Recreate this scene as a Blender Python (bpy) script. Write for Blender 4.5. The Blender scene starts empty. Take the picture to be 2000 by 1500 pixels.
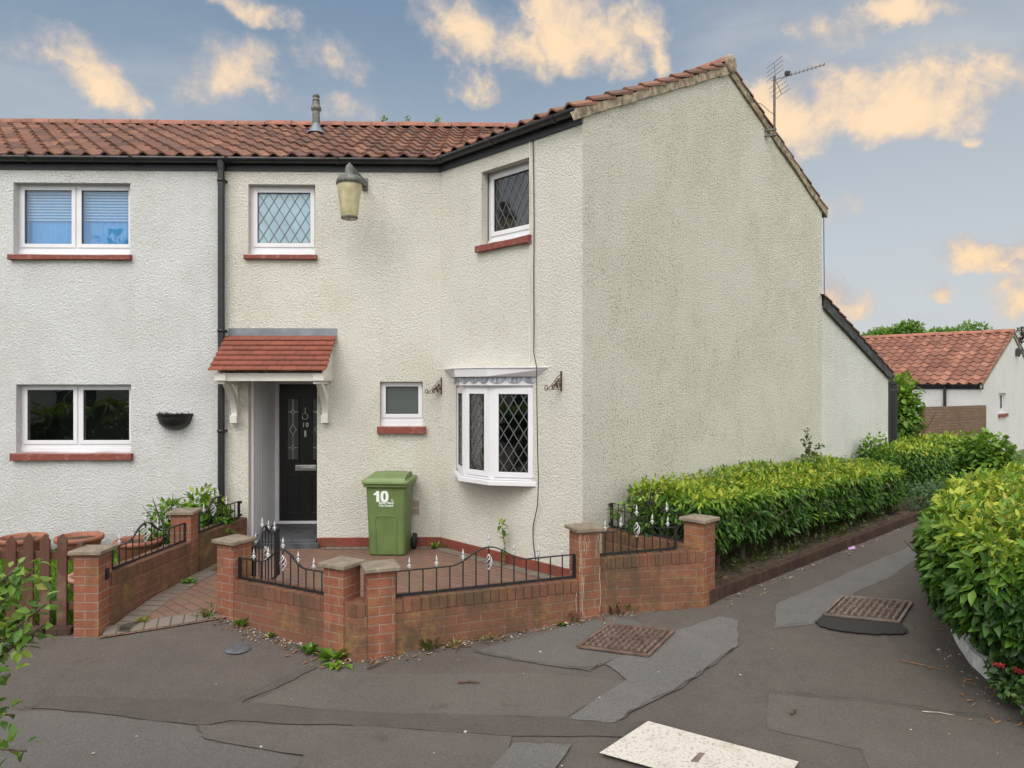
import bpy, bmesh, math, random
import numpy as np
from mathutils import Vector, Matrix
R = math.radians
random.seed(7); rng = np.random.default_rng(7)
scn = bpy.context.scene
col = scn.collection
H = 2.3            # camera height above datum; every z below is given relative to eye level and lifted by H

# ------------------------------------------------------------------ camera
cd = bpy.data.cameras.new('camera'); cam = bpy.data.objects.new('camera', cd); col.objects.link(cam)
cam.location = (0, 0, H); cam.rotation_euler = (R(90), 0, 0)
cd.sensor_width = 36; cd.lens = 25.2; cd.clip_end = 2000; cd.clip_start = .05
scn.camera = cam
scn.view_settings.view_transform = 'Standard'; scn.view_settings.look = 'None'
scn.view_settings.exposure = 1.19; scn.view_settings.gamma = 1

# ------------------------------------------------------------------ node helper
class NT:
    def __init__(s, tree): s.t = tree; s.n = tree.nodes; s.l = tree.links
    def node(s, typ, ins=None, **kw):
        n = s.n.new(typ)
        for k, v in kw.items(): setattr(n, k, v)
        for k, v in (ins or {}).items():
            if hasattr(v, 'is_linked') or isinstance(v, bpy.types.NodeSocket): s.l.new(v, n.inputs[k])
            else: n.inputs[k].default_value = v
        return n
    def m(s, op, a, b=None, c=None, clamp=False):
        n = s.n.new('ShaderNodeMath'); n.operation = op; n.use_clamp = clamp
        for i, v in enumerate((a, b, c)):
            if v is None: continue
            if isinstance(v, bpy.types.NodeSocket): s.l.new(v, n.inputs[i])
            else: n.inputs[i].default_value = v
        return n.outputs[0]
    def mix(s, f, a, b, mode='MIX'):
        n = s.n.new('ShaderNodeMix'); n.data_type = 'RGBA'; n.blend_type = mode; n.clamp_factor = True
        for i, v in ((0, f), (6, a), (7, b)):
            if isinstance(v, bpy.types.NodeSocket): s.l.new(v, n.inputs[i])
            elif i == 0: n.inputs[0].default_value = v
            else: n.inputs[i].default_value = (*v, 1) if len(v) == 3 else v
        return n.outputs[2]
    def noise(s, vec, scale, detail=4, rough=.55, dist=0, out=0, typ='FBM'):
        n = s.n.new('ShaderNodeTexNoise'); n.inputs['Scale'].default_value = scale
        n.inputs['Detail'].default_value = detail; n.inputs['Roughness'].default_value = rough
        n.inputs['Distortion'].default_value = dist
        if vec is not None: s.l.new(vec, n.inputs['Vector'])
        return n.outputs[out]
    def ramp(s, v, lo, hi, a=0., b=1.):
        n = s.n.new('ShaderNodeMapRange'); n.interpolation_type = 'SMOOTHSTEP'
        s.l.new(v, n.inputs[0]); n.inputs[1].default_value = lo; n.inputs[2].default_value = hi
        n.inputs[3].default_value = a; n.inputs[4].default_value = b
        return n.outputs[0]
    def mapping(s, vec, scale=(1, 1, 1), loc=(0, 0, 0)):
        n = s.n.new('ShaderNodeMapping'); s.l.new(vec, n.inputs[0]); n.inputs['Scale'].default_value = scale
        n.inputs['Location'].default_value = loc
        return n.outputs[0]

# ------------------------------------------------------------------ world: sky texture plus evening clouds
SUN_EL, SUN_AZ = 48, 200       # azimuth clockwise from +Y
w = bpy.data.worlds.new('World'); scn.world = w; w.use_nodes = True
t = NT(w.node_tree); t.n.clear()
STR = .1
sky = t.node('ShaderNodeTexSky', sky_type='NISHITA', sun_disc=False)
sky.sun_elevation = R(SUN_EL); sky.sun_rotation = R(SUN_AZ); sky.air_density = 1.2; sky.dust_density = 2.5; sky.ozone_density = 1.5
tc = t.node('ShaderNodeTexCoord').outputs['Generated']
sep = t.node('ShaderNodeSeparateXYZ', {0: tc})
X, Y, Z = sep.outputs
az = t.m('ARCTAN2', X, Y); el = t.m('ARCSINE', Z)
def k(c): return tuple(x / STR for x in c)
hz = t.ramp(el, .0, .55)
grad = t.mix(hz, k((.275, .295, .305)), k((.078, .117, .165)))
grad = t.mix(t.ramp(el, .5, 1.1), grad, k((.52, .53, .53)))
base = t.mix(.93, sky.outputs[0], grad)
# wisps
n1 = t.noise(t.mapping(tc, (1.2, 1.2, 3.2)), 2.3, 6, .6, .3)
veil = t.ramp(n1, .46, .75)
base = t.mix(t.m('MULTIPLY', t.m('ADD', veil, t.ramp(az, -.1, .6)), .38, clamp=True), base, k((.25, .26, .27)))
nd = t.node('ShaderNodeTexNoise', {'Vector': tc, 'Scale': 5.5, 'Detail': 7, 'Roughness': .62})
nsep = t.node('ShaderNodeSeparateColor', {0: nd.outputs['Color']})
ndx = t.m('MULTIPLY', t.m('SUBTRACT', nsep.outputs[0], .5), .20)
ndy = t.m('MULTIPLY', t.m('SUBTRACT', nsep.outputs[1], .5), .15)
azd = t.m('ADD', az, ndx); eld = t.m('ADD', el, ndy)
fine = t.noise(tc, 15, 8, .62, .15)
# (pixel centre, half sizes, tilt) turned into sky directions once, here
CL = [(130,125,120,62,.25,1),(430,150,110,62,-.05,.95),(640,110,90,45,.2,.75),(470,5,80,34,.2,.8),(560,215,70,25,.1,.5),(930,80,130,60,.2,.85),(1110,45,120,70,.1,1),
      (1270,35,40,60,.3,.75),(1620,60,60,35,.2,.45),(1740,15,110,26,.1,.85),(1700,200,230,72,.12,1.1),(1560,225,90,60,.3,.9),(1655,566,70,36,.1,.95),
      (1935,495,90,28,-.2,.85),(1950,120,140,40,.4,.55),(1840,580,30,18,.2,.7),(940,170,50,22,0,.5),(1995,560,60,60,0,.6),(1900,275,26,16,.2,.5),
      (1010,95,60,45,.1,.8),(90,80,60,35,.2,.6),(1500,205,60,38,.1,.7),(700,235,160,22,0,.35),(1350,420,240,25,0,.2)]
acc = None; shade = None
for (u, v, ru, rv, ti, am) in CL:
    a0 = math.atan((u - 1000) / 1400); e0 = math.atan((750 - v) / math.hypot(1400, u - 1000))
    ra = ru / 1400 * math.cos(a0) ** 2 * 1.25; re = rv / 1400 * math.cos(e0) * math.cos(a0) * 1.28
    dx = t.m('SUBTRACT', azd, a0); dy = t.m('SUBTRACT', eld, e0)
    dyt = t.m('ADD', dy, t.m('MULTIPLY', dx, ti))
    q = t.m('ADD', t.m('POWER', t.m('ABSOLUTE', t.m('DIVIDE', dx, ra)), 2), t.m('POWER', t.m('ABSOLUTE', t.m('DIVIDE', dyt, re)), 2))
    g = t.m('MULTIPLY', t.m('SUBTRACT', 1.0, q, clamp=False), am * 1.25)
    g = t.m('MAXIMUM', g, -1)
    acc = g if acc is None else t.m('MAXIMUM', acc, g)
    sh = t.m('MULTIPLY', t.m('DIVIDE', dyt, re), t.m('GREATER_THAN', g, 0))
    shade = sh if shade is None else t.m('ADD', shade, sh)
front = t.m('GREATER_THAN', Y, 0)
acc = t.m('ADD', acc, t.m('MULTIPLY', t.m('SUBTRACT', fine, .5), 2.6))
cm = t.m('MULTIPLY', t.ramp(acc, -.15, 1.15), front)
lit = t.ramp(t.m('ADD', t.m('MULTIPLY', shade, -.16), t.m('ADD', t.m('MULTIPLY', fine, 1.1), t.m('MULTIPLY', acc, .30))), .38, 1.15)
ccol = t.mix(lit, k((.225, .20, .205)), k((.49, .345, .195)))
ccol = t.mix(t.ramp(el, .05, .3), ccol, t.mix(lit, k((.195, .20, .225)), k((.46, .345, .225))))
skyc = t.mix(t.m('MULTIPLY', cm, .95), base, ccol)
# unseen cloud behind the photographer, made bright to light the fronts softly
nb = t.noise(tc, 2.0, 6, .6, .4)
back = t.ramp(Y, .15, -.35)
skyc = t.mix(back, skyc, t.mix(t.ramp(nb, .42, .62), k((.55, .60, .66)), k((1.05, 1.0, .92))))
bg = t.node('ShaderNodeBackground', {'Color': skyc, 'Strength': STR})
out = t.node('ShaderNodeOutputWorld', {'Surface': bg.outputs[0]})

sl = bpy.data.lights.new('sun', 'SUN'); sun = bpy.data.objects.new('sun', sl); col.objects.link(sun)
sl.energy = 1.0; sl.angle = R(38); sl.color = (1, .95, .87)
sd = Vector((math.sin(R(SUN_AZ)) * math.cos(R(SUN_EL)), math.cos(R(SUN_AZ)) * math.cos(R(SUN_EL)), math.sin(R(SUN_EL))))
sun.rotation_euler = sd.to_track_quat('Z', 'Y').to_euler(); sun.location = sd * 30

# ------------------------------------------------------------------ materials
MATS = {}
def mat(name, fn=None, color=(.5, .5, .5), rough=.6, metal=0., spec=.5, bump=0, bscale=40, var=0, vscale=3):
    if name in MATS: return MATS[name]
    m = bpy.data.materials.new(name); m.use_nodes = True; MATS[name] = m
    T = NT(m.node_tree); p = T.n['Principled BSDF']
    T.p = p
    T.uv = T.node('ShaderNodeTexCoord').outputs['UV']
    T.pos = T.node('ShaderNodeNewGeometry').outputs['Position']
    p.inputs['Base Color'].default_value = (*color, 1); p.inputs['Roughness'].default_value = rough
    p.inputs['Metallic'].default_value = metal; p.inputs['Specular IOR Level'].default_value = spec
    if fn: fn(T)
    else:
        if var:
            n = T.noise(T.pos, vscale, 5, .6)
            c = T.mix(T.ramp(n, .3, .7), tuple(x * (1 - var) for x in color), tuple(min(1, x * (1 + var)) for x in color))
            T.l.new(c, p.inputs['Base Color'])
        if bump: bumpn(T, T.noise(T.pos, bscale, 4, .6), bump)
    return m
def bumpn(T, h, dist, strength=1.):
    b = T.node('ShaderNodeBump', {'Height': h, 'Distance': dist, 'Strength': strength})
    T.l.new(b.outputs[0], T.p.inputs['Normal']); return b
def base(T, c): T.l.new(c, T.p.inputs['Base Color'])

def roughcast(c_light, c_dirt, speck, dirt_amt, green=0., rust=0.):
    def f(T):
        P = T.pos
        vo = T.node('ShaderNodeTexVoronoi', {'Vector': T.mapping(P, (1, 1, 1.0)), 'Scale': 52.}, feature='F1'); d = vo.outputs['Distance']
        n = T.noise(P, 44, 5, .68, .0); nf = T.noise(P, 75, 4, .7)
        h = T.m('ADD', T.m('MULTIPLY', T.ramp(n, .32, .70), .7), T.m('MULTIPLY', T.m('SUBTRACT', 1, d), .45))
        h = T.m('ADD', h, T.m('MULTIPLY', nf, .3))
        bumpn(T, h, .0155)
        pit = T.ramp(T.m('ADD', n, T.m('MULTIPLY', nf, .5)), .70, .58)
        big = T.noise(P, .9, 6, .62, .4); mid = T.noise(P, 3.5, 5, .6)
        streak = T.noise(T.mapping(P, (5, 5, .35)), 1.0, 5, .6)
        dm = T.ramp(T.m('ADD', T.m('MULTIPLY', big, .6), T.m('ADD', T.m('MULTIPLY', mid, .2), T.m('MULTIPLY', streak, .2))), .42, .62)
        c = T.mix(T.m('MULTIPLY', dm, dirt_amt), c_light, c_dirt)
        pm = T.m('MULTIPLY', pit, T.m('ADD', .3, T.m('MULTIPLY', dm, .5)))
        c = T.mix(T.m('MULTIPLY', pm, speck, clamp=True), c, (.27, .25, .17))
        if green:
            g = T.ramp(T.noise(T.mapping(P, (1, 1, .6), (4, 2, 1)), 1.1, 6, .65), .5, .72)
            c = T.mix(T.m('MULTIPLY', g, green), c, (.46, .48, .35))
        if rust:
            g = T.ramp(T.noise(T.mapping(P, (3, 3, 1.0), (7, 2, 5)), 1.0, 5, .6), .56, .74)
            c = T.mix(T.m('MULTIPLY', g, rust), c, (.50, .36, .22))
        base(T, c); T.p.inputs['Roughness'].default_value = .92; T.p.inputs['Specular IOR Level'].default_value = .2
    return f
M_white = mat('painted_roughcast_white', roughcast((.69, .69, .69), (.60, .59, .575), .6, .6))
M_cream = mat('painted_roughcast_cream', roughcast((.725, .705, .635), (.655, .63, .55), .8, .7, .03, .14))
M_gable = mat('weathered_roughcast_cream', roughcast((.675, .648, .562), (.60, .572, .48), 1.9, .55, .03, .08))
M_lean = mat('painted_roughcast_pale', roughcast((.72, .715, .67), (.65, .64, .585), .8, .8, .05, .05))

def brick_fn(c1, c2, mortar, bw=.225, rh=.0775, off=.5, moss=.5, ochre=.35, dark=.5, top=False):
    def f(T):
        nn = T.noise(T.pos, 14, 3, .6, out=1)
        wob = T.node('ShaderNodeVectorMath', {0: T.uv, 1: T.node('ShaderNodeVectorMath', {0: nn, 1: (.008, .008, .008)}, operation='MULTIPLY').outputs[0]}, operation='ADD').outputs[0]
        b = T.node('ShaderNodeTexBrick', {'Vector': wob, 'Color1': (*c1, 1), 'Color2': (*c2, 1), 'Mortar': (*mortar, 1), 'Scale': 1.,
            'Mortar Size': .0055, 'Mortar Smooth': .25, 'Bias': -.1, 'Brick Width': bw, 'Row Height': rh})
        b.offset = off; b.squash = 1
        big = T.noise(T.pos, 1.6, 5, .65, .5); mid = T.noise(T.pos, 7, 5, .65); fi = T.noise(T.pos, 60, 4, .7)
        c = T.mix(T.m('MULTIPLY', T.ramp(mid, .35, .7), .55), b.outputs[0], tuple(x * .62 for x in c1))
        c = T.mix(T.m('MULTIPLY', T.ramp(fi, .4, .75), .35), c, tuple(min(1, x * 1.35 + .03) for x in c1))
        st = T.noise(T.mapping(T.pos, (7, 7, 1.2)), 1, 5, .65)
        dk = T.ramp(T.m('ADD', T.m('MULTIPLY', big, .6), T.m('MULTIPLY', st, .4)), .45, .60)
        c = T.mix(T.m('MULTIPLY', dk, dark), c, (.085, .06, .035))
        oc = T.ramp(T.noise(T.mapping(T.pos, (1, 1, 1), (3.3, 1.2, 7)), 2.4, 8, .78), .50, .64)
        c = T.mix(T.m('MULTIPLY', oc, ochre), c, (.33, .20, .06))
        gm = T.ramp(T.noise(T.mapping(T.pos, (1, 1, 1), (8, 5, 2)), 3.4, 6, .7), .58, .74)
        c = T.mix(T.m('MULTIPLY', gm, moss), c, (.12, .12, .045))
        base(T, c)
        h = T.m('ADD', T.m('MULTIPLY', T.m('SUBTRACT', 1, b.outputs['Fac']), .8), T.m('MULTIPLY', T.noise(T.mapping(T.pos, (1, 1, 2.5)), 45, 4, .7), .45))
        bumpn(T, h, .012); T.p.inputs['Roughness'].default_value = .88; T.p.inputs['Specular IOR Level'].default_value = .25
    return f
M_brick = mat('garden_brick', brick_fn((.205, .085, .054), (.155, .064, .042), (.235, .18, .125), ochre=.45, dark=.8))
M_pier = mat('pier_brick', brick_fn((.275, .098, .058), (.21, .076, .046), (.30, .26, .21), moss=.3, ochre=.4, dark=.45))
M_soldier = mat('brick_on_edge', brick_fn((.19, .079, .050), (.115, .052, .036), (.12, .09, .065), bw=.0785, rh=1.2, off=0, moss=.3, ochre=.3, dark=.85))
M_brown_brick = mat('brown_brick', brick_fn((.20, .125, .085), (.13, .085, .06), (.055, .045, .035), moss=.1, ochre=.1, dark=.2))
M_plinth = mat('painted_plinth', brick_fn((.22, .055, .04), (.18, .045, .035), (.16, .06, .045), bw=.45, rh=.3, moss=.3, ochre=.1, dark=.4))

def tile_fn(tint):
    def f(T):
        a = T.node('ShaderNodeAttribute', attribute_name='Col').outputs[0]
        n = T.noise(T.pos, 5, 5, .65, .3); nf = T.noise(T.pos, 45, 4, .65)
        c = T.mix(T.m('MULTIPLY', T.ramp(n, .42, .66), .52), a, (.10, .070, .058))
        c = T.mix(T.m('MULTIPLY', T.ramp(nf, .45, .75), .3), c, tint)
        c = T.mix(T.m('MULTIPLY', T.ramp(T.noise(T.mapping(T.pos, (1, 1, 1), (3, 3, 3)), 9, 5, .7), .62, .74), .5), c, (.10, .11, .05))
        base(T, c); bumpn(T, nf, .004); T.p.inputs['Roughness'].default_value = .8; T.p.inputs['Specular IOR Level'].default_value = .3
    return f
M_tile = mat('clay_pantile', tile_fn((.29, .155, .11)))
M_tile_new = mat('bungalow_pantile', tile_fn((.34, .16, .11)))
def ctile_fn(T):
    a = T.node('ShaderNodeAttribute', attribute_name='Col').outputs[0]; n = T.noise(T.pos, 22, 5, .7)
    base(T, T.mix(T.m('MULTIPLY', T.ramp(n, .5, .72), .45), a, (.10, .065, .03))); bumpn(T, n, .003); T.p.inputs['Roughness'].default_value = .8
M_ctile = mat('canopy_tile', ctile_fn)
M_ridge = mat('ridge_tile', color=(.24, .10, .068), rough=.8, var=.3, vscale=5, bump=.004)
M_verge = mat('verge_mortar', color=(.27, .215, .155), rough=.95, var=.5, vscale=11, bump=.02, bscale=18)
M_gutter = mat('black_plastic', color=(.014, .014, .016), rough=.38, var=.3, vscale=8)
M_fascia = mat('black_painted_board', color=(.017, .017, .022), rough=.5, bump=.002, bscale=20, var=.4, vscale=6)
M_barge = mat('flaking_black_board', color=(.04, .04, .042), rough=.7, var=.6, vscale=7, bump=.004, bscale=30)
M_upvc = mat('white_plastic', color=(.66, .65, .68), rough=.32, var=.04, vscale=2)
M_canopy_w = mat('cream_painted_wood', color=(.64, .62, .57), rough=.5, var=.06, vscale=4)
def sill_fn(T):
    n = T.noise(T.pos, 14, 5, .7); base(T, T.mix(T.ramp(n, .52, .66), (.19, .045, .034), (.26, .12, .09)))
    bumpn(T, n, .006); T.p.inputs['Roughness'].default_value = .75
M_sill = mat('red_painted_sill', sill_fn)
def lead_fn(T):
    n = T.noise(T.mapping(T.pos, (30, 30, 3)), 1, 4, .6); base(T, T.mix(T.ramp(n, .42, .62), (.19, .21, .24), (.42, .44, .48)))
    T.p.inputs['Roughness'].default_value = .5; T.p.inputs['Metallic'].default_value = .3; bumpn(T, n, .003)
M_lead = mat('lead_sheet', lead_fn)
M_flash = mat('lead_flashing', color=(.17, .19, .22), rough=.5, metal=.2, var=.2, vscale=6, bump=.003)
M_leadstrip = mat('lead_strip', color=(.13, .13, .145), rough=.5, metal=.4)
M_black_iron = mat('black_iron', color=(.012, .012, .014), rough=.42, var=.4, vscale=20, bump=.001, bscale=90)
M_silver = mat('silver_paint', color=(.55, .54, .55), rough=.42, metal=.55, var=.25, vscale=30)
M_chrome = mat('chrome', color=(.6, .6, .6), rough=.25, metal=1)
M_rust = mat('rusty_iron', color=(.085, .045, .03), rough=.8, var=.5, vscale=30)
M_rustpole = mat('rusted_steel_pole', color=(.13, .095, .08), rough=.7, var=.4, vscale=20)
M_alum = mat('dull_aluminium', color=(.20, .20, .21), rough=.5, metal=.5)
def stone_fn(T):
    n = T.noise(T.pos, 9, 5, .65); nf = T.noise(T.pos, 90, 4, .7)
    c = T.mix(T.ramp(n, .35, .65), (.255, .20, .15), (.165, .135, .10)); c = T.mix(T.m('MULTIPLY', T.ramp(nf, .5, .7), .6), c, (.13, .11, .085))
    c = T.mix(T.m('MULTIPLY', T.ramp(T.noise(T.mapping(T.pos, (1, 1, 1), (5, 1, 1)), 20, 4, .6), .58, .68), .4), c, (.32, .33, .22))
    base(T, c); bumpn(T, nf, .006); T.p.inputs['Roughness'].default_value = .9
M_cap = mat('concrete_coping', stone_fn)
M_door = mat('black_door', color=(.0045, .0045, .005), rough=.33, bump=.0006, bscale=120)
M_slate = mat('slate_step', color=(.055, .058, .065), rough=.55, var=.4, vscale=7, bump=.006, bscale=14)
M_terracotta = mat('terracotta', color=(.28, .105, .065), rough=.75, var=.2, vscale=6, bump=.003)
M_pinkclay = mat('pale_terracotta', color=(.42, .21, .15), rough=.75, var=.12, vscale=6)
def soil_fn(T):
    n = T.noise(T.pos, 9, 6, .7); nf = T.noise(T.pos, 60, 4, .7)
    c = T.mix(T.ramp(n, .4, .6), (.045, .032, .02), (.11, .075, .04)); c = T.mix(T.ramp(nf, .6, .75), c, (.20, .13, .07)); base(T, c); bumpn(T, nf, .02); T.p.inputs['Roughness'].default_value = 1
M_soil = mat('garden_soil', soil_fn)
def wood_fn(T):
    n = T.noise(T.mapping(T.pos, (30, 30, 2.2)), 1, 5, .6); b2 = T.noise(T.pos, 3, 4, .6)
    c = T.mix(n, (.060, .022, .013), (.115, .045, .027)); c = T.mix(T.m('MULTIPLY', T.ramp(b2, .55, .7), .5), c, (.19, .125, .09)); base(T, c); bumpn(T, n, .003); T.p.inputs['Roughness'].default_value = .7
M_picket = mat('brown_stained_wood', wood_fn)
M_bin = mat('green_bin_plastic', color=(.105, .158, .050), rough=.5, var=.16, vscale=4, bump=.0008, bscale=150)
M_binlid = mat('green_bin_lid', color=(.145, .205, .075), rough=.55, var=.12, vscale=7)
M_rubber = mat('black_rubber', color=(.012, .012, .012), rough=.7)
M_decal = mat('white_vinyl', color=(.72, .76, .74), rough=.5)
M_lampshade = mat('yellowed_lamp_plastic', color=(.42, .37, .22), rough=.45, var=.2, vscale=10)
M_lampcap = mat('weathered_grey_metal', color=(.12, .12, .11), rough=.6, var=.4, vscale=12)
M_pinkvent = mat('terracotta_vent', color=(.52, .42, .37), rough=.8)
M_cable = mat('black_cable', color=(.015, .014, .013), rough=.6)
M_trunking = mat('cream_trunking', color=(.56, .55, .46), rough=.7, var=.15, vscale=3)
M_kerbred = mat('red_brown_edging', brick_fn((.062, .034, .026), (.048, .027, .021), (.022, .016, .013), bw=.10, rh=1.3, off=0, moss=.3, ochre=.1, dark=.5))
M_wkerb = mat('white_painted_kerb', color=(.66, .67, .66), rough=.7, var=.2, vscale=11, bump=.006, bscale=30)
M_bark = mat('bark', color=(.075, .055, .04), rough=.9, var=.4, vscale=20, bump=.01, bscale=30)
M_stem = mat('green_stem', color=(.12, .11, .04), rough=.7)
M_dead = mat('dry_brown_leaf', color=(.20, .10, .045), rough=.8, var=.4, vscale=30)
M_stone = mat('pale_pebble', color=(.40, .36, .30), rough=.8, var=.4, vscale=25)
M_dark = mat('dark_room', color=(.02, .019, .018), rough=.9)
M_skyreflect = mat('sky_reflection_blue', color=(.22, .60, .95), rough=.8)  # blue that stands in for bright sky mirrored in the panes
M_frost = mat('frosted_glass', color=(.30, .42, .48), rough=.22, var=.12, vscale=2, bump=.0015, bscale=60)
M_frostdark = mat('dark_frosted_glass', color=(.07, .085, .08), rough=.25, bump=.002, bscale=80)

def glass_fn(tint, refl, rough=.0):
    def f(T):
        T.n.remove(T.p); o = T.n['Material Output']
        g = T.node('ShaderNodeBsdfGlossy', {'Color': (1, 1, 1, 1), 'Roughness': rough})
        tr = T.node('ShaderNodeBsdfTransparent', {'Color': (*tint, 1)})
        lw = T.node('ShaderNodeFresnel', {'IOR': 1.5})
        b = T.node('ShaderNodeBump', {'Height': T.noise(T.pos, 1.7, 2, .5), 'Distance': .006}); T.l.new(b.outputs[0], g.inputs['Normal'])
        fac = T.m('ADD', T.m('MULTIPLY', lw.outputs[0], .8), refl, clamp=True)
        mx = T.node('ShaderNodeMixShader', {0: fac, 1: tr.outputs[0], 2: g.outputs[0]}); T.l.new(mx.outputs[0], o.inputs[0])
    return f
M_glass = mat('window_glass', glass_fn((.85, .88, .88), .10))
M_glassblue = mat('coated_glass', glass_fn((.75, .9, 1.), .08))

def asphalt_fn(c1, c2, speck=.5):
    def f(T):
        n = T.noise(T.pos, 1.3, 6, .6, .4); nm = T.noise(T.pos, 7, 5, .65); nf = T.noise(T.pos, 160, 3, .7)
        c = T.mix(T.ramp(T.m('ADD', T.m('MULTIPLY', n, .6), T.m('MULTIPLY', nm, .4)), .36, .64), c1, c2)
        c = T.mix(T.m('MULTIPLY', T.ramp(nf, .56, .70), speck), c, (.30, .27, .25))
        c = T.mix(T.m('MULTIPLY', T.ramp(nf, .45, .33), .55), c, (.03, .026, .024))
        vo = T.node('ShaderNodeTexVoronoi', {'Vector': T.pos, 'Scale': 9.}); 
        sp = T.ramp(vo.outputs['Distance'], .055, .03)
        c = T.mix(T.m('MULTIPLY', sp, T.ramp(T.noise(T.pos, 3, 3), .58, .68)), c, (.30, .27, .235))
        ds = T.ramp(T.noise(T.mapping(T.pos, (1, 1, 1), (2, 9, 0)), 2.3, 5, .65), .60, .76)
        c = T.mix(T.m('MULTIPLY', ds, .5), c, (.055, .04, .03))
        base(T, c); g2 = T.noise(T.pos, 75, 4, .75); c = T.mix(T.m('MULTIPLY', T.ramp(g2, .38, .66), .55), T.mix(.45, c, (.03, .026, .024)), c); c = T.mix(T.m('MULTIPLY', T.ramp(g2, .56, .74), speck * .7), c, (.24, .215, .19)); base(T, c); bumpn(T, T.m('ADD', nf, g2), .009); T.p.inputs['Roughness'].default_value = .88; T.p.inputs['Specular IOR Level'].default_value = .25
    return f
M_asphalt = mat('asphalt', asphalt_fn((.152, .128, .112), (.184, .157, .138), .35))
M_asph_light = mat('asphalt_grey_patch', asphalt_fn((.212, .201, .190), (.245, .233, .22), .7))
M_asph_mid = mat('asphalt_mid_patch', asphalt_fn((.180, .165, .151), (.205, .189, .174), .6))
M_asph_brown = mat('asphalt_brown_patch', asphalt_fn((.175, .154, .136), (.20, .177, .157), .3))
M_asph_dark = mat('asphalt_dark_band', asphalt_fn((.134, .115, .102), (.160, .138, .123), .25))
M_tar = mat('fresh_tar', asphalt_fn((.045, .041, .040), (.06, .054, .051), .1))
def paving_fn(T):
    # 45 degree block paving, herringbone-like by two crossed brick patterns
    rot = T.node('ShaderNodeVectorRotate', {'Vector': T.pos, 'Angle': R(38)}, rotation_type='Z_AXIS').outputs[0]
    b = T.node('ShaderNodeTexBrick', {'Vector': rot, 'Color1': (.215, .10, .07, 1), 'Color2': (.165, .082, .06, 1), 'Mortar': (.055, .045, .03, 1), 'Scale': 1., 'Mortar Size': .006,
        'Mortar Smooth': .3, 'Bias': 0., 'Brick Width': .2, 'Row Height': .1}); b.offset = .5
    n = T.noise(T.pos, 4, 5, .65); nf = T.noise(T.pos, 80, 3, .6)
    c = T.mix(T.m('MULTIPLY', T.ramp(n, .38, .66), .6), b.outputs[0], (.14, .105, .085))
    g = T.m('MULTIPLY', T.ramp(b.outputs['Fac'], .2, .9), T.ramp(T.noise(T.pos, 2.3, 4, .6), .5, .6))
    c = T.mix(g, c, (.12, .14, .03)); c = T.mix(T.m('MULTIPLY', nf, .25), c, (.1, .07, .055))
    base(T, c); bumpn(T, T.m('ADD', T.m('SUBTRACT', 1, b.outputs['Fac']), T.m('MULTIPLY', nf, .3)), .006); T.p.inputs['Roughness'].default_value = .85
M_paving = mat('red_block_paving', paving_fn)
def border_fn(T):
    b = T.node('ShaderNodeTexBrick', {'Vector': T.uv, 'Color1': (.19, .15, .125, 1), 'Color2': (.15, .12, .10, 1), 'Mortar': (.06, .06, .025, 1), 'Scale': 1., 'Mortar Size': .007,
        'Mortar Smooth': .3, 'Brick Width': .11, 'Row Height': 2.}); b.offset = 0
    n = T.noise(T.pos, 6, 5, .6); c = T.mix(T.m('MULTIPLY', n, .5), b.outputs[0], (.13, .11, .09)); base(T, c)
    bumpn(T, T.m('SUBTRACT', 1, b.outputs['Fac']), .006); T.p.inputs['Roughness'].default_value = .9
M_border = mat('grey_block_border', border_fn)
def slab_fn(T):
    n = T.noise(T.pos, 3, 5, .6); nf = T.noise(T.pos, 45, 5, .75)
    c = T.mix(n, (.50, .46, .405), (.56, .52, .46)); c = T.mix(T.m('MULTIPLY', T.ramp(nf, .53, .62), .7), c, (.17, .135, .10)); c = T.mix(T.m('MULTIPLY', T.ramp(T.noise(T.pos, 5, 6, .7), .5, .7), .35), c, (.27, .23, .18)); base(T, c); bumpn(T, nf, .002); T.p.inputs['Roughness'].default_value = .8
M_slab = mat('white_road_paint', slab_fn)
M_castiron = mat('rusty_cast_iron', color=(.13, .083, .062), rough=.75, var=.4, vscale=9, bump=.003, bscale=60)
M_castgrey = mat('brown_grey_cast_iron', color=(.145, .110, .09), rough=.7, var=.35, vscale=9, bump=.003, bscale=60)
M_grassland = mat('rough_grass', color=(.075, .12, .03), rough=1, var=.4, vscale=2, bump=.03, bscale=20)

def leaf_fn(T):
    a = T.node('ShaderNodeAttribute', attribute_name='Col').outputs[0]
    base(T, a); T.p.inputs['Roughness'].default_value = .42; T.p.inputs['Specular IOR Level'].default_value = .35
    tl = T.node('ShaderNodeBsdfTranslucent', {'Color': T.mix(.5, a, (.25, .40, .03))})
    mx = T.node('ShaderNodeMixShader', {0: .28, 1: T.p.outputs[0], 2: tl.outputs[0]}); T.l.new(mx.outputs[0], T.n['Material Output'].inputs[0])
M_leaf = mat('leaf', leaf_fn)

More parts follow.
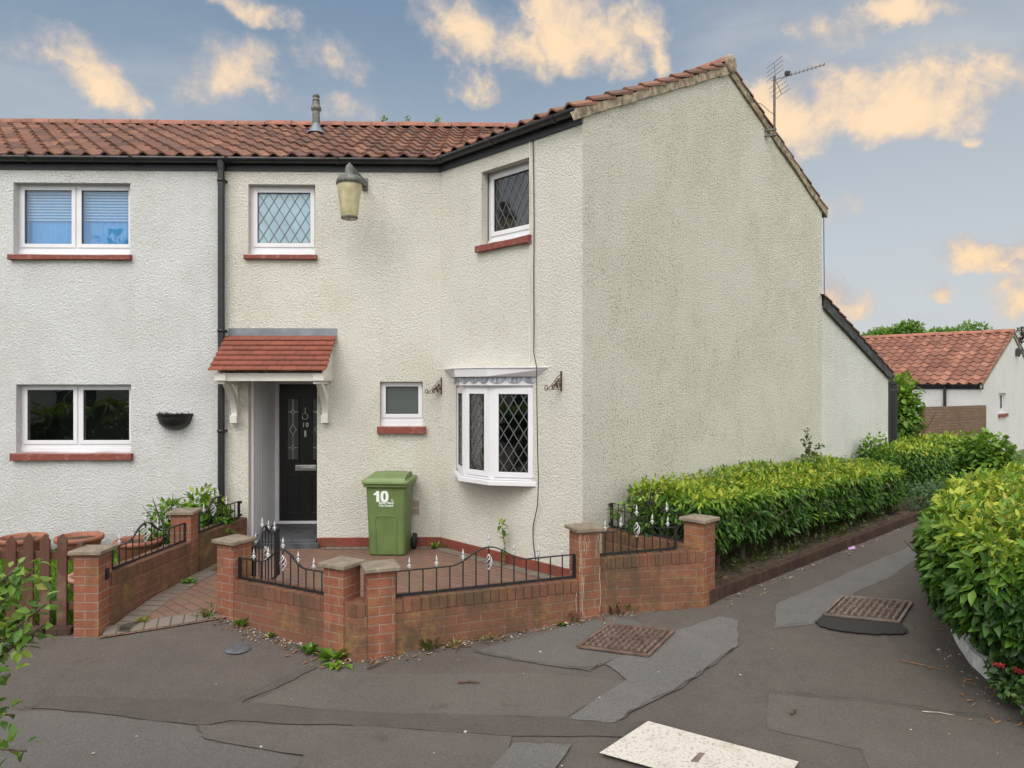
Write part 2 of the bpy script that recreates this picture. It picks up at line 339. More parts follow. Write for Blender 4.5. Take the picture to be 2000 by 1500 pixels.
# ------------------------------------------------------------------ mesh builder (vertices in world metres, z relative to eye)
class MB:
    def __init__(s): s.v = []; s.f = []; s.c = []; s.hascol = False; s.sm = []
    def add(s, vs, fs, colr=None, smooth=False):
        o = len(s.v); s.v += [tuple(x) for x in vs]; s.f += [tuple(i + o for i in f) for f in fs]
        s.c += [colr] * len(fs); s.sm += [smooth] * len(fs)
        if colr is not None: s.hascol = True
    def box(s, c, size, ax=(1, 0), tilt=None, colr=None):
        """box centred at c, size (along ax, across, z), ax = horizontal heading"""
        ax = Vector((ax[0], ax[1], 0)).normalized(); ay = Vector((-ax.y, ax.x, 0)); az_ = Vector((0, 0, 1)); c = Vector(c)
        if tilt is not None: q = Matrix.Rotation(tilt[0], 3, tilt[1]); ax, ay, az_ = q @ ax, q @ ay, q @ az_
        V = [c + ax * (size[0] / 2 * i) + ay * (size[1] / 2 * j) + az_ * (size[2] / 2 * k_) for k_ in (-1, 1) for j in (-1, 1) for i in (-1, 1)]
        s.add(V, [(0, 2, 3, 1), (4, 5, 7, 6), (0, 1, 5, 4), (2, 6, 7, 3), (1, 3, 7, 5), (0, 4, 6, 2)], colr)
    def beam(s, p0, p1, w_, h_, up=(0, 0, 1), colr=None):
        p0, p1 = Vector(p0), Vector(p1); d = (p1 - p0).normalized(); up = Vector(up); sd_ = d.cross(up).normalized(); u2 = sd_.cross(d)
        V = [p + sd_ * (w_ / 2 * i) + u2 * (h_ / 2 * j) for p in (p0, p1) for j in (-1, 1) for i in (-1, 1)]
        s.add(V, [(0, 1, 3, 2), (4, 6, 7, 5), (0, 4, 5, 1), (2, 3, 7, 6), (1, 5, 7, 3), (0, 2, 6, 4)], colr)
    def prism(s, poly, z0, z1, colr=None):
        """vertical prism on an xy polygon; z0/z1 numbers or lists"""
        n = len(poly); z0 = z0 if hasattr(z0, '__len__') else [z0] * n; z1 = z1 if hasattr(z1, '__len__') else [z1] * n
        a = sum(poly[i][0] * poly[(i + 1) % n][1] - poly[(i + 1) % n][0] * poly[i][1] for i in range(n))
        if a < 0: poly = poly[::-1]; z0 = z0[::-1]; z1 = z1[::-1]
        V = [(p[0], p[1], z) for p, z in zip(poly, z0)] + [(p[0], p[1], z) for p, z in zip(poly, z1)]
        s.add(V, [tuple(range(n - 1, -1, -1)), tuple(range(n, 2 * n))] + [(i, (i + 1) % n, n + (i + 1) % n, n + i) for i in range(n)], colr)
    def poly(s, pts, colr=None): s.add(pts, [tuple(range(len(pts)))], colr)
    def tube(s, pts, r, n=8, caps=True, colr=None):
        pts = [Vector(p) for p in pts]; rr = r if hasattr(r, '__len__') else [r] * len(pts)
        V = []; u = None
        for i, p in enumerate(pts):
            d = (pts[min(i + 1, len(pts) - 1)] - pts[max(i - 1, 0)])
            d = d.normalized() if d.length > 1e-9 else Vector((0, 0, 1))
            if u is None: u = d.orthogonal().normalized()
            u = (u - d * u.dot(d)); u = u.normalized() if u.length > 1e-6 else d.orthogonal().normalized()
            w_ = d.cross(u)
            V += [p + (u * math.cos(2 * math.pi * j / n) + w_ * math.sin(2 * math.pi * j / n)) * rr[i] for j in range(n)]
        F = [(i * n + j, i * n + (j + 1) % n, (i + 1) * n + (j + 1) % n, (i + 1) * n + j) for i in range(len(pts) - 1) for j in range(n)]
        s.add(V, F, colr, True)
        if caps: s.add([V[j] for j in range(n)], [tuple(range(n - 1, -1, -1))], colr); s.add(V[-n:], [tuple(range(n))], colr)
    def lathe(s, prof, c, n=20, ang=2 * math.pi, axis=None, colr=None, smooth=True, start=0):
        """prof list of (r, h) about +z at c (or about axis)"""
        c = Vector(c); q = Vector((0, 0, 1)).rotation_difference(Vector(axis)).to_matrix() if axis is not None else Matrix.Identity(3)
        full = abs(ang - 2 * math.pi) < 1e-6; m = n if full else n + 1
        V = [c + q @ Vector((r * math.cos(start + ang * j / n), r * math.sin(start + ang * j / n), h)) for r, h in prof for j in range(m)]
        F = []
        for i in range(len(prof) - 1):
            for j in range(n):
                j2 = (j + 1) % m if full else j + 1
                F.append((i * m + j, i * m + j2, (i + 1) * m + j2, (i + 1) * m + j))
        s.add(V, F, colr, smooth)
    def sweep(s, path, prof, z=0, closed=True, smooth=False, zs=None, caps=True):
        """horizontal path of (x,y); prof list of (outward offset to the right, z)"""
        P = [Vector(p) for p in path]; rings = []
        for i, p in enumerate(P):
            d0 = (P[i] - P[i - 1]).normalized() if i else None; d1 = (P[i + 1] - P[i]).normalized() if i < len(P) - 1 else None
            if d0 is None: d0 = d1
            if d1 is None: d1 = d0
            n0 = Vector((d0.y, -d0.x)); n1 = Vector((d1.y, -d1.x)); nn = (n0 + n1).normalized(); k_ = 1 / max(.3, nn.dot(n0))
            zz = zs[i] if zs else z
            rings.append([(p.x + nn.x * k_ * o, p.y + nn.y * k_ * o, zz + h) for o, h in prof])
        n = len(prof); V = [v for r_ in rings for v in r_]; m = n if closed else n - 1
        F = [(i * n + j, (i + 1) * n + j, (i + 1) * n + (j + 1) % n, i * n + (j + 1) % n) for i in range(len(P) - 1) for j in range(m)]
        s.add(V, F, None, smooth)
        if closed and caps: s.add(rings[0], [tuple(range(n))]); s.add(rings[-1], [tuple(range(n - 1, -1, -1))])
    def mesh(s, name, m, org=(0, 0, 0), uvrot=False):
        me = bpy.data.meshes.new(name); o = Vector(org)
        V = np.array(s.v, dtype=np.float64).reshape(-1, 3)
        me.from_pydata((V - np.array([o.x, o.y, o.z])).tolist(), [], s.f)
        me.materials.append(m)
        me.polygons.foreach_set('use_smooth', s.sm)
        uv = me.uv_layers.new(name='UVMap'); nrm = np.empty(len(me.polygons) * 3); me.polygons.foreach_get('normal', nrm); nrm = nrm.reshape(-1, 3)
        li = np.empty(len(me.loops), dtype=np.int32); me.loops.foreach_get('vertex_index', li)
        lt = np.empty(len(me.polygons), dtype=np.int32); me.polygons.foreach_get('loop_total', lt)
        fi = np.repeat(np.arange(len(lt)), lt); N = nrm[fi]; P = V[li]
        flat = np.abs(N[:, 2]) > .8; hl = np.maximum(np.hypot(N[:, 0], N[:, 1]), 1e-6)
        U = np.where(flat, P[:, 0], (-N[:, 1] * P[:, 0] + N[:, 0] * P[:, 1]) / hl); W = np.where(flat, P[:, 1], P[:, 2])
        uv.data.foreach_set('uv', np.stack([U, W], 1).ravel())
        if s.hascol:
            ca = me.color_attributes.new('Col', 'FLOAT_COLOR', 'CORNER')
            cc = np.array([(c if c is not None else (.3, .3, .3)) for c in s.c]); cc = np.concatenate([cc, np.ones((len(cc), 1))], 1)
            ca.data.foreach_set('color', cc[fi].ravel())
        return me

def tag(o, label=None, cat=None, group=None, kind=None):
    if label: o['label'] = label
    if cat: o['category'] = cat
    if group: o['group'] = group
    if kind: o['kind'] = kind
def thing(name, label, cat, loc, group=None):
    o = bpy.data.objects.new(name, None); col.objects.link(o); o.location = (loc[0], loc[1], loc[2] + H); o.empty_display_size = .2
    tag(o, label, cat, group); return o
def rootof(o):
    while o.parent: o = o.parent
    return o
def part(name, mb, m, parent=None, bevel=0, label=None):
    org = (0, 0, 0)
    if parent is not None:
        r = rootof(parent); org = (r.location.x, r.location.y, r.location.z - H)
    me = mb.mesh(name, m, org); o = bpy.data.objects.new(name, me); col.objects.link(o)
    if parent is not None: o.parent = parent
    else: o.location.z = H
    if bevel: b = o.modifiers.new('bevel', 'BEVEL'); b.width = bevel; b.segments = 2; b.limit_method = 'ANGLE'; b.angle_limit = R(40)
    if label: o['label'] = label
    return o
def single(name, mb, m, label, cat, loc, group=None, bevel=0):
    """a thing that is one mesh, with its origin at loc"""
    me = mb.mesh(name, m, loc); o = bpy.data.objects.new(name, me); col.objects.link(o); o.location = (loc[0], loc[1], loc[2] + H)
    if bevel: b = o.modifiers.new('bevel', 'BEVEL'); b.width = bevel; b.segments = 2; b.limit_method = 'ANGLE'
    tag(o, label, cat, group); return o
def inst(name, me, parent, loc, rot=(0, 0, 0), scale=1):
    o = bpy.data.objects.new(name, me); col.objects.link(o); r = rootof(parent); o.parent = parent
    o.location = Vector(loc) - Vector((r.location.x, r.location.y, r.location.z - H)); o.rotation_euler = rot; o.scale = (scale,) * 3; return o
def structure(name, mb, m, kind='structure', label=None, cat=None):
    o = part(name, mb, m); o['kind'] = kind; tag(o, label, cat); return o

# ------------------------------------------------------------------ house frame of reference
aA = R(1.3); dA = Vector((math.cos(aA), math.sin(aA))); mA = Vector((-dA.y, dA.x)); K = Vector((-.93, 9.3))
dB = Vector((.6947, -.7193)); mB = Vector((.7193, .6947)); C = K + dB * 2.41; dC = mB; mC = -dB   # mX points into the house
def PA(s, z, o=0): p = K + dA * s - mA * o; return (p.x, p.y, z)
def PB(s, z, o=0): p = K + dB * s - mB * o; return (p.x, p.y, z)
def PC(s, z, o=0): p = C + dC * s + dB * o; return (p.x, p.y, z)
GZ = [(-50, -2.42), (4, -2.42), (5, -2.38), (5.9, -2.31), (6.4, -2.25), (6.8, -2.18), (7.2, -2.135), (12, -2.135), (20, -2.25), (60, -2.3), (400, -2.3)]
def gz(x, y):
    for (a, za), (b, zb) in zip(GZ, GZ[1:]):
        if y <= b: return za + (zb - za) * (y - a) / (b - a)
    return -2.3
TER = -2.105
def tz(x, y):
    a = min(1, max(0, (7.7 - y) / 1.3)); b_ = min(1, max(0, (-2.45 - x) / .35)); z = TER - .15 * a * b_; return max(z, gz(x, y) + .014) if x < -2.2 else z
LAWN = -2.24

def rect_wall(mb, P, s0, s1, z0, z1, holes, depth):
    """flat wall sheet with rectangular openings and their reveals; P(s, z, o)"""
    S = sorted({s0, s1, *[h[0] for h in holes], *[h[1] for h in holes]}); Zs = sorted({z0, z1, *[h[2] for h in holes], *[h[3] for h in holes]})
    for a, b in zip(S, S[1:]):
        for c, d in zip(Zs, Zs[1:]):
            if any(h[0] <= a and b <= h[1] and h[2] <= c and d <= h[3] for h in holes): continue
            mb.poly([P(a, c), P(b, c), P(b, d), P(a, d)])
    for h in holes:
        dd = -(h[4] if len(h) > 4 else depth); a, b, c, d = h[:4]
        mb.poly([P(a, c), P(a, c, dd), P(a, d, dd), P(a, d)][::-1]); mb.poly([P(b, c), P(b, d), P(b, d, dd), P(b, c, dd)][::-1])
        mb.poly([P(a, d), P(a, d, dd), P(b, d, dd), P(b, d)][::-1]); mb.poly([P(a, c), P(b, c), P(b, c, dd), P(a, c, dd)][::-1])

def frame_rect(mb, P, s0, s1, z0, z1, w_, o0, o1):
    """a rectangular frame of square section between offsets o0 (back) and o1 (front)"""
    def bx(a, b, c, d):
        V = [P(a, c, o0), P(b, c, o0), P(b, d, o0), P(a, d, o0), P(a, c, o1), P(b, c, o1), P(b, d, o1), P(a, d, o1)]
        mb.add(V, [(0, 1, 2, 3)[::-1], (4, 5, 6, 7), (0, 1, 5, 4), (1, 2, 6, 5), (2, 3, 7, 6), (3, 0, 4, 7)])
    bx(s0, s0 + w_, z0, z1); bx(s1 - w_, s1, z0, z1); bx(s0 + w_, s1 - w_, z0, z0 + w_); bx(s0 + w_, s1 - w_, z1 - w_, z1)
def obox(mb, P, a, b, c, d, o0, o1):
    V = [P(a, c, o0), P(b, c, o0), P(b, d, o0), P(a, d, o0), P(a, c, o1), P(b, c, o1), P(b, d, o1), P(a, d, o1)]
    mb.add(V, [(3, 2, 1, 0), (4, 5, 6, 7), (0, 1, 5, 4), (1, 2, 6, 5), (2, 3, 7, 6), (3, 0, 4, 7)])
def lattice(mb, P, s0, s1, z0, z1, nx, o, w_=.009):
    """diamond leadwork clipped to the pane"""
    W = s1 - s0; dx = W / nx; dz = dx * 1.62; slope = dz / dx
    cx = (s0 + s1) / 2; zc = (z0 + z1) / 2
    for sg in (1, -1):
        for i in range(-40, 41):
            # line: z - zc = sg*slope*(s-cx) + i*dz
            pts = []
            f = lambda s: zc + sg * slope * (s - cx) + (i + .0) * dz
            a, b = s0, s1; za, zb = f(a), f(b)
            def cl(s, z, zl): return s + (zl - z) / (sg * slope)
            if za > z1: a, za = cl(a, za, z1), z1
            elif za < z0: a, za = cl(a, za, z0), z0
            if zb > z1: b, zb = cl(b, zb, z1), z1
            elif zb < z0: b, zb = cl(b, zb, z0), z0
            if b - a > .02 and a >= s0 - 1e-6 and b <= s1 + 1e-6:
                hw = w_ / 2; L = math.hypot(b - a, zb - za); px, pz = -(zb - za) / L * hw, (b - a) / L * hw
                q = [(a + px, za + pz), (a - px, za - pz), (b - px, zb - pz), (b + px, zb + pz)]; o2 = o + .004 + (.0008 if sg > 0 else 0)
                V = [P(x, z, o) for x, z in q] + [P(x, z, o2) for x, z in q]
                mb.add(V, [(4, 5, 6, 7), (0, 4, 7, 3), (1, 2, 6, 5)])
def window(parent, P, s0, s1, z0, z1, rec, sashes, glass, fw=.065, sw=.05, lead=0, room=None, name='window', sub=.06, label=None, curtain=None):
    """white framed casement in the plane P; opening s0..s1, z0..z1 recessed by rec"""
    fr = MB(); frame_rect(fr, P, s0 - .02, s1 + .02, z0 + sub, z1 + .02, fw, -rec - .07, -rec)
    obox(fr, P, s0 - .02, s1 + .02, z0 - .01, z0 + sub, -rec - .07, -rec + .02)
    W = (s1 - s0 - 2 * fw + .04) / sashes
    if sashes == 2: obox(fr, P, (s0 + s1) / 2 - .012, (s0 + s1) / 2 + .012, z0 + sub + fw, z1 + .02 - fw, -rec - .07, -rec - .001)
    wo = part(name, fr, M_upvc, parent, bevel=.004, label=label)
    for i in range(sashes):
        a = s0 - .02 + fw + W * i + .003 - (fw * .35 if i == 0 else 0) + (.010 if i else 0); b = s0 - .02 + fw + W * (i + 1) - .003 + (fw * .35 if i == sashes - 1 else 0) - (.010 if i < sashes - 1 else 0)
        c, d = z0 + sub + fw * .65, z1 + .02 - fw * .65
        sa = MB(); frame_rect(sa, P, a, b, c, d, sw, -rec - .05, -rec + .012); part('sash', sa, M_upvc, wo, bevel=.004)
        g = MB(); g.poly([P(a + sw * .8, c + sw * .8, -rec - .02), P(b - sw * .8, c + sw * .8, -rec - .02), P(b - sw * .8, d - sw * .8, -rec - .02), P(a + sw * .8, d - sw * .8, -rec - .02)])
        part('pane', g, glass, wo)
        gk = MB(); frame_rect(gk, P, a + sw - .002, b - sw + .002, c + sw - .002, d - sw + .002, .007, -rec - .018, -rec - .004); part('seal', gk, M_rubber, wo)
        if lead:
            l = MB(); lattice(l, P, a + sw, b - sw, c + sw, d - sw, lead, -rec - .0195); part('leadwork', l, M_leadstrip, wo)
    if room:
        rm = MB(); o0, o1 = -rec - .071, -rec - .071 - room
        for q in ([P(s0, z0, o1), P(s1, z0, o1), P(s1, z1, o1), P(s0, z1, o1)], [P(s0, z0, o0), P(s0, z0, o1), P(s0, z1, o1), P(s0, z1, o0)],
                  [P(s1, z0, o0), P(s1, z1, o0), P(s1, z1, o1), P(s1, z0, o1)], [P(s0, z1, o0), P(s0, z1, o1), P(s1, z1, o1), P(s1, z1, o0)], [P(s0, z0, o0), P(s1, z0, o0), P(s1, z0, o1), P(s0, z0, o1)]): rm.poly(q)
        part('dark_room', rm, M_dark, wo)
    if curtain:
        a, b, c, d, m, o = curtain; cu = MB(); n = 60
        V = []; F = []
        for i in range(n + 1):
            s = a + (b - a) * i / n; dd = -rec - o - .012 * math.sin(i * 1.4)
            V += [P(s, c, dd), P(s, d, dd)]
        F = [(2 * i, 2 * i + 2, 2 * i + 3, 2 * i + 1) for i in range(n)]; cu.add(V, F); part('curtain', cu, m, wo)
    return wo
def sill(parent, P, s0, s1, z0, z1, o=.06):
    m = MB(); V = []
    pr = [(-.1, z0), (o, z0), (o, z1 - .012), (-.1, z1 + .004)]
    n = 9
    for i in range(n):
        s = s0 + (s1 - s0) * i / (n - 1); j = random.uniform(-.003, .003)
        V += [P(s, z + (j if k_ > 1 else -j), q + j) for k_, (q, z) in enumerate(pr)]
    F = [(i * 4 + k_, (i + 1) * 4 + k_, (i + 1) * 4 + (k_ + 1) % 4, i * 4 + (k_ + 1) % 4) for i in range(n - 1) for k_ in range(4)] + [(3, 2, 1, 0), tuple(range(4 * n - 4, 4 * n))]
    m.add(V, F); return part('window_sill', m, M_sill, parent, bevel=.004)

def roof_slope(O, d, up, z0, L, run, tan, tw=.235, gauge=.345, cols=((.225, .105, .072), (.185, .088, .065), (.15, .080, .064), (.255, .125, .082)), amp=.024, clips=(), res=9, x0=0):
    """real pantiles, course by course"""
    mb = MB(); th = math.atan(tan); T = run / math.cos(th); nc = max(1, round(T / gauge)); g = T / nc
    O = Vector(O); d = Vector(d); up = Vector(up); N = Vector((-up.x * math.sin(th), -up.y * math.sin(th), math.cos(th)))
    e1 = Vector((d.x, d.y, 0)); e2 = Vector((up.x * math.cos(th), up.y * math.cos(th), math.sin(th))); O3 = Vector((O.x, O.y, z0))
    prof = lambda f: amp * math.cos(2 * math.pi * f) + amp * .3 * math.cos(4 * math.pi * f)
    nt = int(math.ceil((L - x0) / tw))
    for j in range(nc):
        for i in range(nt):
            xa = x0 + i * tw; c = random.choice(cols); kk = random.uniform(.78, 1.18); cc = tuple(v * kk for v in c)
            dz = random.uniform(-.003, .004); dt = random.uniform(-.008, .008); V = []
            for q in range(res + 1):
                x = min(xa + tw * q / res, L); h = prof((q / res + .5)) + .0012 * q / res
                t0 = j * g + dt - (.0); t1 = (j + 1) * g + .02
                V += [O3 + e1 * x + e2 * t0 + N * (h + dz + .012), O3 + e1 * x + e2 * t0 + N * (h + dz + .034), O3 + e1 * x + e2 * t1 + N * (h + dz + .004)]
            F = [];
            for q in range(res): a = q * 3; b = a + 3; F += [(a, b, b + 1, a + 1), (a + 1, b + 1, b + 2, a + 2)]
            mb.add(V, F, cc, False)
            if i == 0 or i == nt - 1:
                a = 0 if i == 0 else res * 3
                p = [V[a] - N * .0, V[a + 1], V[a + 2], V[a + 2] - N * .03]; mb.add(p, [(0, 1, 2, 3)], cc)
    if clips:
        bm = bmesh.new(); cl = bm.loops.layers.float_color.new('Col'); vs = [bm.verts.new(v) for v in mb.v]
        for f, c in zip(mb.f, mb.c):
            try: fa = bm.faces.new([vs[i] for i in f])
            except ValueError: continue
            for lp in fa.loops: lp[cl] = (*c, 1)
        for co, no in clips: bmesh.ops.bisect_plane(bm, geom=bm.verts[:] + bm.edges[:] + bm.faces[:], plane_co=co, plane_no=no, clear_outer=True)
        bm.verts.index_update(); out_ = MB(); out_.add([v.co[:] for v in bm.verts], [[v.index for v in f.verts] for f in bm.faces]); out_.hascol = True
        out_.c = [tuple(f.loops[0][cl])[:3] for f in bm.faces]; bm.free(); return out_
    return mb
def ridge_tiles(p0, p1, r=.12, seg=.45, endcap=True):
    mb = MB(); p0, p1 = Vector(p0), Vector(p1); L = (p1 - p0).length; n = max(1, round(L / seg)); d = (p1 - p0) / n; ax = d.normalized(); sd_ = ax.cross(Vector((0, 0, 1))).normalized()
    for i in range(n):
        a = p0 + d * i + ax * .005; b = p0 + d * (i + 1) - ax * .005; V = []; rr = r * random.uniform(.97, 1.04); dz = random.uniform(-.004, .008)
        for p in (a, b):
            for j in range(9):
                an = math.pi * j / 8; V.append(p + sd_ * (math.cos(an) * rr) + Vector((0, 0, math.sin(an) * rr * .85 - .03 + dz)))
        mb.add(V, [(j, j + 1, 10 + j, 9 + j) for j in range(8)], None, True); mb.add(V[:9], [tuple(range(9))]); mb.add(V[9:], [tuple(range(8, -1, -1))])
    return mb

# ================================================================== GROUND AND ROADS
def terrain(mb, xs, ys, fz):
    V = [(x, y, fz(x, y)) for y in ys for x in xs]; n = len(xs)
    mb.add(V, [(j * n + i, j * n + i + 1, (j + 1) * n + i + 1, (j + 1) * n + i) for j in range(len(ys) - 1) for i in range(n - 1)], None, True)
yb = [-300, -60, -15, -5, 0, 2, 4, 5, 5.9, 6.4, 6.8, 7.2, 9, 12, 20, 40, 60, 120, 500]
m = MB(); terrain(m, [-400, -60, -20, -9, -5, 0, 5, 9, 20, 60, 400], yb, lambda x, y: gz(x, y) - .03); structure('ground', m, M_grassland)
m = MB(); terrain(m, [-9 + .5 * i for i in range(45)], [-8, -4, 0, 1, 2, 3, 4, 4.5, 5, 5.45, 5.9, 6.15, 6.4, 6.6, 6.8, 7.0, 7.2, 7.6, 8, 9, 10, 11, 12.5], gz); structure('pavement', m, M_asphalt)
m = MB(); m.poly([(-40, -15, -2.425), (30, -15, -2.425), (30, -8, -2.425), (-40, -8, -2.425)]); structure('road', m, M_asph_dark)
def patch(name, poly, m, lift=.004, wob=.012, n=5):
    """thin sheet laid on the pavement: triangulated so that it follows the slope"""
    P = []
    for i, p in enumerate(poly):
        q = poly[(i + 1) % len(poly)]
        for j in range(n):
            a = j / n; P.append((p[0] + (q[0] - p[0]) * a + random.uniform(-wob, wob), p[1] + (q[1] - p[1]) * a + random.uniform(-wob, wob)))
    bm = bmesh.new(); f = bm.faces.new([bm.verts.new((x, y, 0)) for x, y in P])
    if f.normal.z < 0: f.normal_flip()
    bm.normal_update()
    if f.normal.z < 0: f.normal_flip()
    for yy in [a for a, _ in GZ if 3 < a < 13]: bmesh.ops.bisect_plane(bm, geom=bm.verts[:] + bm.edges[:] + bm.faces[:], plane_co=(0, yy, 0), plane_no=(0, 1, 0))
    bmesh.ops.triangulate(bm, faces=bm.faces[:]); bm.verts.index_update()
    mb = MB(); mb.add([(v.co.x, v.co.y, gz(v.co.x, v.co.y) + lift) for v in bm.verts], [[v.index for v in fa.verts] for fa in bm.faces]); bm.free()
    return mb
PAT = [
 ('asphalt_patch', [(-6, 5.4), (-3.87, 5.21), (-2.94, 5.14), (-2.2, 4.98), (-2.06, 4.81), (-1.35, 4.6), (-1.3, 4.1), (-6, 4.1)], M_asph_mid, .004),
 ('asphalt_patch', [(-3.47, 5.39), (-2.48, 5.33), (-2.08, 5.3), (-1.79, 5.71), (-1.66, 5.88), (-1.57, 5.85), (-1.81, 5.51), (-2.01, 5.3), (-1.11, 5.16), (.36, 5.09), (1.04, 5.03), (.9, 4.84), (0, 4.84), (-1.07, 4.98), (-1.98, 5.04), (-2.19, 4.98), (-2.94, 5.14), (-3.5, 5.21)], M_asph_dark, .008),
 ('asphalt_patch', [(-2.19, 4.98), (-1.07, 4.97), (0, 4.83), (-.1, 4.1), (-1.3, 4.1), (-1.35, 4.6), (-2.06, 4.81)], M_asph_brown, .012),
 ('asphalt_patch', [(0.02, 4.75), (.4, 4.72), (.1, 4.1), (-.3, 4.1)], M_asph_light, .016),
 ('asphalt_patch', [(-1.75, 5.5), (-1.5, 5.8), (-1.0, 5.72), (.2, 5.75), (.9, 5.62), (.4, 5.1), (-1.1, 5.17), (-1.98, 5.3)], M_asph_brown, .004),
 ('asphalt_patch', [(-.33, 6.1), (.05, 6.31), (.51, 6.55), (.94, 6.74), (1.14, 6.65), (1.42, 6.42), (1.1, 6.16), (.76, 5.9), (.62, 5.78), (.42, 5.84), (0, 5.97)], M_asph_mid, .008),
 ('asphalt_patch', [(.4, 5.07), (.9, 5.63), (.76, 5.9), (1.1, 6.16), (1.42, 6.42), (1.95, 6.74), (2.1, 6.65), (1.95, 6.21), (1.57, 5.8), (1.3, 5.51), (.93, 5.21), (.72, 5.01)], M_asph_light, .012),
 ('asphalt_patch', [(2.39, 6.53), (2.58, 7.01), (2.91, 7.27), (3.64, 7.95), (4.26, 8.52), (5.29, 9.46), (5.1, 8.9), (4.1, 7.85), (3.49, 7.3), (3.25, 7.11), (2.91, 6.74), (2.78, 6.6)], M_asph_light, .004),
 ('asphalt_patch', [(1.94, 5.43), (2.65, 5.3), (3.12, 5.14), (4.2, 4.84), (4.2, 4.1), (2.16, 4.1), (2.28, 4.68), (1.76, 4.94)], M_asph_brown, .004),
 ('tar_patch', [(2.8, 6.63), (2.92, 6.72), (3.22, 6.64), (3.57, 6.58), (3.58, 6.46), (3.49, 6.39), (3.2, 6.4), (2.99, 6.44), (2.8, 6.53)], M_tar, .022)]
for nm, po, mt, lf in PAT: structure(nm, patch(nm, po, mt, lf), mt)
# cracks between the patches
def crack(pts):
    mb = MB(); P = []
    for a, b in zip(pts, pts[1:]):
        for j in range(6): f = j / 6; P.append((a[0] + (b[0] - a[0]) * f + random.uniform(-.012, .012), a[1] + (b[1] - a[1]) * f + random.uniform(-.012, .012)))
    for a, b in zip(P, P[1:]):
        d = Vector((b[0] - a[0], b[1] - a[1])).normalized(); w_ = random.uniform(.0015, .005); n_ = Vector((-d.y, d.x)) * w_
        mb.poly([(a[0] - n_.x, a[1] - n_.y, gz(*a) + .026), (b[0] - n_.x, b[1] - n_.y, gz(*b) + .026), (b[0] + n_.x, b[1] + n_.y, gz(*b) + .026), (a[0] + n_.x, a[1] + n_.y, gz(*a) + .026)])
    return mb
for c_ in ([(-.33, 6.1), (0, 5.97), (.42, 5.84), (.62, 5.78), (.76, 5.9)], [(.72, 5.01), (.93, 5.21), (1.3, 5.51), (1.57, 5.8), (1.95, 6.21)], [(1.94, 5.43), (2.65, 5.3), (3.12, 5.14), (3.9, 4.92)],
           [(2.39, 6.53), (2.8, 6.6)], [(-1.98, 5.3), (-1.75, 5.5)]):
    structure('crack', crack(c_), M_tar)
# painted slab with its little metal plate
def lay(poly, lift, th=0):
    mb = MB(); mb.poly([(x, y, gz(x, y) + lift) for x, y in poly]); return mb
structure('road_marking', lay([(.56, 4.6), (.95, 5.0), (1.8, 4.5), (1.49, 4.1)], .03), M_slab)
pl = MB(); pl.prism([(1.125, 4.50), (1.205, 4.60), (1.235, 4.588), (1.16, 4.488)], gz(0, 4.5) + .028, gz(0, 4.5) + .038)
single('marker_plate', pl, M_castgrey, 'small grey metal plate set in the white painted slab', 'plate', (1.18, 4.54, gz(0, 4.5)))

def manhole(name, q, m, label, lift=.012):
    """rectangular cast cover with raised studs on its own tilted plane; q = four ground corners"""
    q = [Vector((x, y, gz(x, y) + lift)) for x, y in q]; ctr = sum(q, Vector()) / 4; th = thing(name, label, 'manhole cover', ctr, 'cast iron access covers in the pavement')
    up = Vector((0, 0, 1)); f = lambda a, b, h=0: q[0] * (1 - a) * (1 - b) + q[1] * a * (1 - b) + q[2] * a * b + q[3] * (1 - a) * b + up * h
    p_ = MB(); V = [f(0.05, .06, .006), f(.95, .06, .006), f(.95, .94, .006), f(.05, .94, .006)]; p_.poly(V if (V[1] - V[0]).cross(V[2] - V[0]).z > 0 else V[::-1]); part('cover_plate', p_, mat('shaded_dirt_iron', color=(.065, .042, .032), rough=.9, var=.4, vscale=14), th)  # rust dirt, darkened further so recesses between the studs look shaded
    fr = MB()
    for a, b in (((0, 0), (1, 0)), ((1, 0), (1, 1)), ((1, 1), (0, 1)), ((0, 1), (0, 0))): fr.beam(f(*a, .004), f(*b, .004), .028, .02)
    part('rim', fr, m, th, bevel=.003)
    s_ = MB(); NX, NY = 10, 7
    for i in range(NX):
        for j in range(NY):
            if (i in (2, 7)) and j in (3,): continue
            a = (i + .9) / (NX + .8); b = (j + .9) / (NY + .8); s1 = .027; s2 = .028
            if (i + j) % 2: s1, s2 = .018, .042
            for z0 in (.0,):
                V = [f(a - s1, b - s2, .005), f(a + s1, b - s2, .005), f(a + s1, b + s2, .005), f(a - s1, b + s2, .005)]
                T2 = [f(a - s1 * .8, b - s2 * .8, .021), f(a + s1 * .8, b - s2 * .8, .021), f(a + s1 * .8, b + s2 * .8, .021), f(a - s1 * .8, b + s2 * .8, .021)]
                s_.add(V + T2, [(4, 5, 6, 7), (0, 1, 5, 4), (1, 2, 6, 5), (2, 3, 7, 6), (3, 0, 4, 7)])
    for a in (.27, .75):
        c_ = f(a, .5, .006); s_.lathe([(.034, 0), (.036, .008), (.024, .008), (.022, 0)], c_, 14)
    part('stud_pattern', s_, m, th); return th
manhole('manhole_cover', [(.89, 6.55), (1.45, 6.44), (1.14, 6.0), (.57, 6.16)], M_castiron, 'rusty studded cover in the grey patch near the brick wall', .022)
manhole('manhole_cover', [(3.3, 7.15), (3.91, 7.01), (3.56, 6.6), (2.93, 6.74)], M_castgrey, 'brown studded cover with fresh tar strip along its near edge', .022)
d_ = MB(); d_.lathe([(.001, .012), (.085, .012), (.105, .006), (.11, 0)], (-2.35, 6.16, gz(0, 6.16) + .002), 28)
